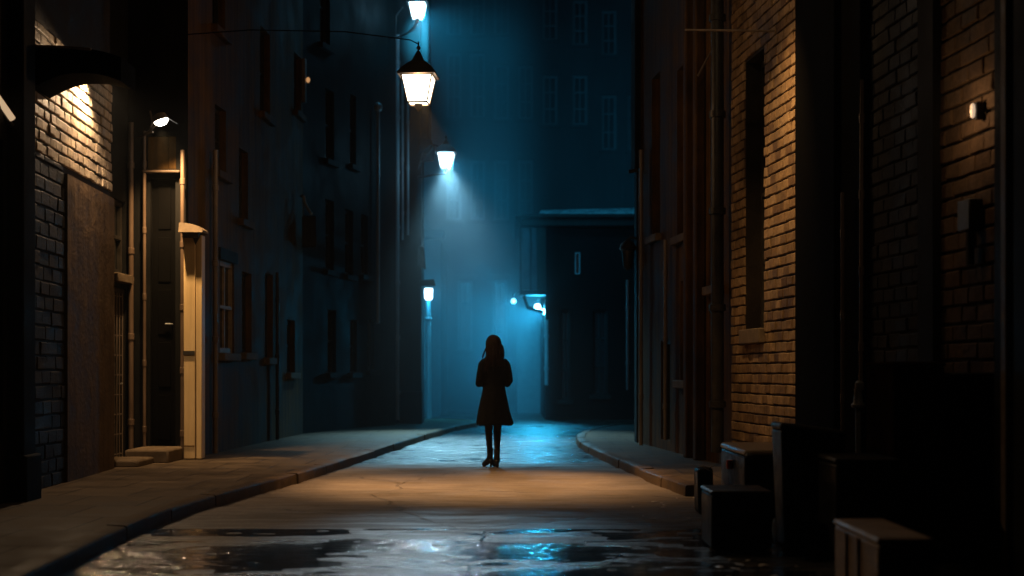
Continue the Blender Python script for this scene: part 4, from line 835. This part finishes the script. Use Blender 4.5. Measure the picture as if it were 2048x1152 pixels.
for sx in (-1, 1): cm.tube([(.115 * sx, -.01, 1.35), (.155 * sx, -.015, 1.30), (.18 * sx, -.02, 1.19), (.196 * sx, -.02, 1.09), (.185 * sx, .03, 1.06), (.15 * sx, .16, 1.08), (.125 * sx, .2, 1.095)], [.05, .056, .052, .048, .05, .047, .046], 16)
cm.tube([(-.07, -.045, 1.40), (0, -.075, 1.42), (.07, -.045, 1.40)], [.03, .034, .03], 10)
remesh(cm, .011, 'coat', M['coat'], pr)
# hair: long, falling past the shoulders
hm = MB(); prof = [(1.27, .07, .025, -.10), (1.30, .095, .04, -.10), (1.38, .112, .055, -.085), (1.46, .108, .085, -.045), (1.53, .10, .105, -.012), (1.59, .098, .112, .0), (1.635, .082, .098, .005), (1.665, .055, .065, .01), (1.68, .02, .025, .012)]
vs = []; n = 40
for z, rx, ry, oy in prof:
    for k in range(n):
        a = 2 * math.pi * k / n; w_ = 1 + .05 * math.sin(a * 9 + z * 6) * (1.6 - z) * 2 + .02 * math.sin(a * 17)
        y_ = ry * math.sin(a) * w_ + oy
        if z < 1.6 and y_ > .045 and abs(math.cos(a)) < .8: y_ = min(y_, .03)      # open at the face
        vs.append((rx * w_ * math.cos(a) - .006 + (1.6 - z) * -.02, y_, z + (0.02 * math.sin(a * 5) if z < 1.3 else 0)))
fs = [(i * n + k, i * n + (k + 1) % n, (i + 1) * n + (k + 1) % n, (i + 1) * n + k) for i in range(len(prof) - 1) for k in range(n)] + [tuple(range(n - 1, -1, -1)), tuple((len(prof) - 1) * n + k for k in range(n))]
hm.add(vs, fs); ho = hm.build('hair', M['hair'], pr); ho.location = (0, 0, 0); ho.parent = pr; ho.matrix_parent_inverse = Matrix(); 
for p in ho.data.polygons: p.use_smooth = True
rnd = random.Random(3); st_ = MB()
for i in range(46):   # loose locks, more of them over the left shoulder
    a = rnd.uniform(math.pi * .85, math.pi * 2.15); x_ = .095 * math.cos(a); y_ = .1 * math.sin(a) - .01; z_ = rnd.uniform(1.4, 1.56); ln = rnd.uniform(.1, .2); ox = rnd.uniform(-.03, .02) - (.03 if math.cos(a) < -.5 else 0)
    st_.tube([(x_, y_, z_), (x_ * 1.1 + ox * .4, y_ - .02, z_ - ln * .4), (x_ * 1.12 + ox, y_ - .035 + rnd.uniform(-.02, .02), z_ - ln), (x_ * 1.1 + ox * 1.2 + rnd.uniform(-.02, .02), y_ - .03, z_ - ln * 1.25)], [.004, .009, .007, .001], 6)
lk = st_.build('lock', M['hair'], ho, smooth=True); lk.matrix_parent_inverse = Matrix(); lk.name = 'loose_locks'
# boots
for sx, (ax_, ay), (fx, fy) in ((-1, (-.034, .07), (-.058, .2)), (1, (.02, -.07), (.034, .06))):
    bo = MB(); a = Vector((ax_, ay, 0)); f = Vector((fx, fy, 0)); d_ = (f - a).normalized()
    bo.tube([a + Vector((0, 0, .24)), a + Vector((0, 0, .16)), a + d_ * .005 + Vector((0, 0, .10))], [.045, .038, .044], 14)
    bo.tube([a - d_ * .03 + Vector((0, 0, .085)), a + d_ * .03 + Vector((0, 0, .085)), a + d_ * .1 + Vector((0, 0, .055)), a + d_ * .17 + Vector((0, 0, .03)), a + d_ * .215 + Vector((0, 0, .022))], [.036, .042, .04, .034, .012], 14)
    bo.tube([a - d_ * .035 + Vector((0, 0, .09)), a - d_ * .035 + Vector((0, 0, .002))], [.026, .016], 12)
    b2 = remesh(bo, .006, 'boot', M['leather'], pr, 3)
# face details (turned slightly left)
fr = MB()
for ex in (-.052, .012): fr.lathe((ex, .101, 1.575), [(.002, -.011), (.011, -.006), (.013, 0), (.011, .006), (.002, .011)], 10)
ey = fr.build('eyes', plain('eye_white', (.6, .6, .58), .3), pr); ey.matrix_parent_inverse = Matrix()
no = MB().add([(-.034, .105, 1.575), (-.042, .105, 1.535), (-.012, .105, 1.535), (-.022, .105, 1.575), (-.028, .137, 1.540)], [(0, 1, 4), (1, 2, 4), (2, 3, 4), (3, 0, 4)]).build('nose', M['skin'], pr, smooth=True); no.matrix_parent_inverse = Matrix()
mo = MB().lathe((-.026, .108, 1.51), [(.001, -.007), (.02, -.003), (.022, .002), (.001, .007)], 12, sy=.5).build('mouth', plain('lip', (.35, .1, .08), .4), pr, smooth=True); mo.matrix_parent_inverse = Matrix()

pr.rotation_euler = (0, 0, R(16))
# ------------------------------------------------------------------ litter and added glint disc
dc = thing('glint_disc', 'small shiny disc added by the right kerb for a pale blue glint', 'glint disc', (G(1183, 902).x, 21.6, .0))
p_ = Vector((1.15, 21.7, .012)); 
cvr = MB().lathe(p_, [(.13, 0), (.13, .012), (.12, .016)], 20); cvr.build('rim', plain('glint_metal', (.3, .3, .32), .12, 1.0), dc, smooth=True)  # added bright metal disc, only there to make a glint
rnd = random.Random(11)
for i in range(26):
    if i < 14: x_, y_ = rnd.uniform(1.0, 1.75), rnd.uniform(11.2, 13.6)
    else: x_, y_ = rnd.uniform(1.2, 1.75), rnd.uniform(8.3, 9.2)
    z_ = hgt(x_, y_) + .004; r_ = rnd.uniform(.012, .035); a = rnd.uniform(0, 6.28); pts = []
    for k in range(6): an = a + k * 1.047; rr_ = r_ * rnd.uniform(.6, 1.3); pts.append((x_ + rr_ * math.cos(an), y_ + rr_ * math.sin(an), z_ + rnd.uniform(0, .012)))
    mb = MB(); c_ = (x_, y_, z_ + .012); mb.add(pts + [c_], [(k, (k + 1) % 6, 6) for k in range(6)])
    o = mb.build('paper_scrap', M['white_wire']); tag(o, 'crumpled scrap of pale litter on the wet road by the bins', 'litter', 'scraps of litter by the bins')

# ------------------------------------------------------------------ air
m = bpy.data.materials.new('haze'); m.use_nodes = True; nt = m.node_tree; nt.nodes.clear()
o = N(nt, 'ShaderNodeOutputMaterial'); v = N(nt, 'ShaderNodeVolumePrincipled'); v.inputs['Color'].default_value = (.85, .92, .95, 1); v.inputs['Density'].default_value = .0007; v.inputs['Anisotropy'].default_value = .4
nt.links.new(v.outputs[0], o.inputs['Volume'])
hz = MB().box((-62, -17, -1.1), (62, 107, 19)).build('haze', m); tag(hz, kind='stuff')

# bank of mist drifting at the end of the street, behind the woman
m = bpy.data.materials.new('mist'); m.use_nodes = True; nt = m.node_tree; nt.nodes.clear()
o = N(nt, 'ShaderNodeOutputMaterial'); v = N(nt, 'ShaderNodeVolumePrincipled'); v.inputs['Color'].default_value = (.8, .92, 1, 1); v.inputs['Anisotropy'].default_value = .35
tc = N(nt, 'ShaderNodeTexCoord'); sx_ = N(nt, 'ShaderNodeSeparateXYZ'); nt.links.new(tc.outputs['Object'], sx_.inputs[0])
y1 = N(nt, 'ShaderNodeMapRange', interpolation_type='SMOOTHSTEP', i_1=25.5, i_2=37.0, i_3=0.0, i_4=.052); nt.links.new(sx_.outputs[1], y1.inputs[0])
nz = N(nt, 'ShaderNodeTexNoise', i_Scale=.28, i_Detail=3.0); nt.links.new(tc.outputs['Object'], nz.inputs[0])
y2 = N(nt, 'ShaderNodeMapRange', i_1=.3, i_2=.7, i_3=.45, i_4=1.4); nt.links.new(nz.outputs[0], y2.inputs[0])
mu = N(nt, 'ShaderNodeMath', operation='MULTIPLY'); fx = N(nt, 'ShaderNodeMapRange', interpolation_type='SMOOTHSTEP', i_1=-.4, i_2=1.1, i_3=1.0, i_4=.02); nt.links.new(sx_.outputs[0], fx.inputs[0])
fy = N(nt, 'ShaderNodeMapRange', i_1=37.0, i_2=40.0, i_3=0.0, i_4=1.0); nt.links.new(sx_.outputs[1], fy.inputs[0])
mxx = N(nt, 'ShaderNodeMath', operation='MAXIMUM'); nt.links.new(fx.outputs[0], mxx.inputs[0]); nt.links.new(fy.outputs[0], mxx.inputs[1])
mu2 = N(nt, 'ShaderNodeMath', operation='MULTIPLY'); nt.links.new(y1.outputs[0], mu2.inputs[0]); nt.links.new(mxx.outputs[0], mu2.inputs[1]); nt.links.new(mu2.outputs[0], mu.inputs[0]); nt.links.new(y2.outputs[0], mu.inputs[1]); nt.links.new(mu.outputs[0], v.inputs['Density'])
nt.links.new(v.outputs[0], o.inputs['Volume'])
tag(MB().box((-8.5, 22.7, -.07), (10.5, 45.9, 15.5)).build('haze', m), kind='stuff')
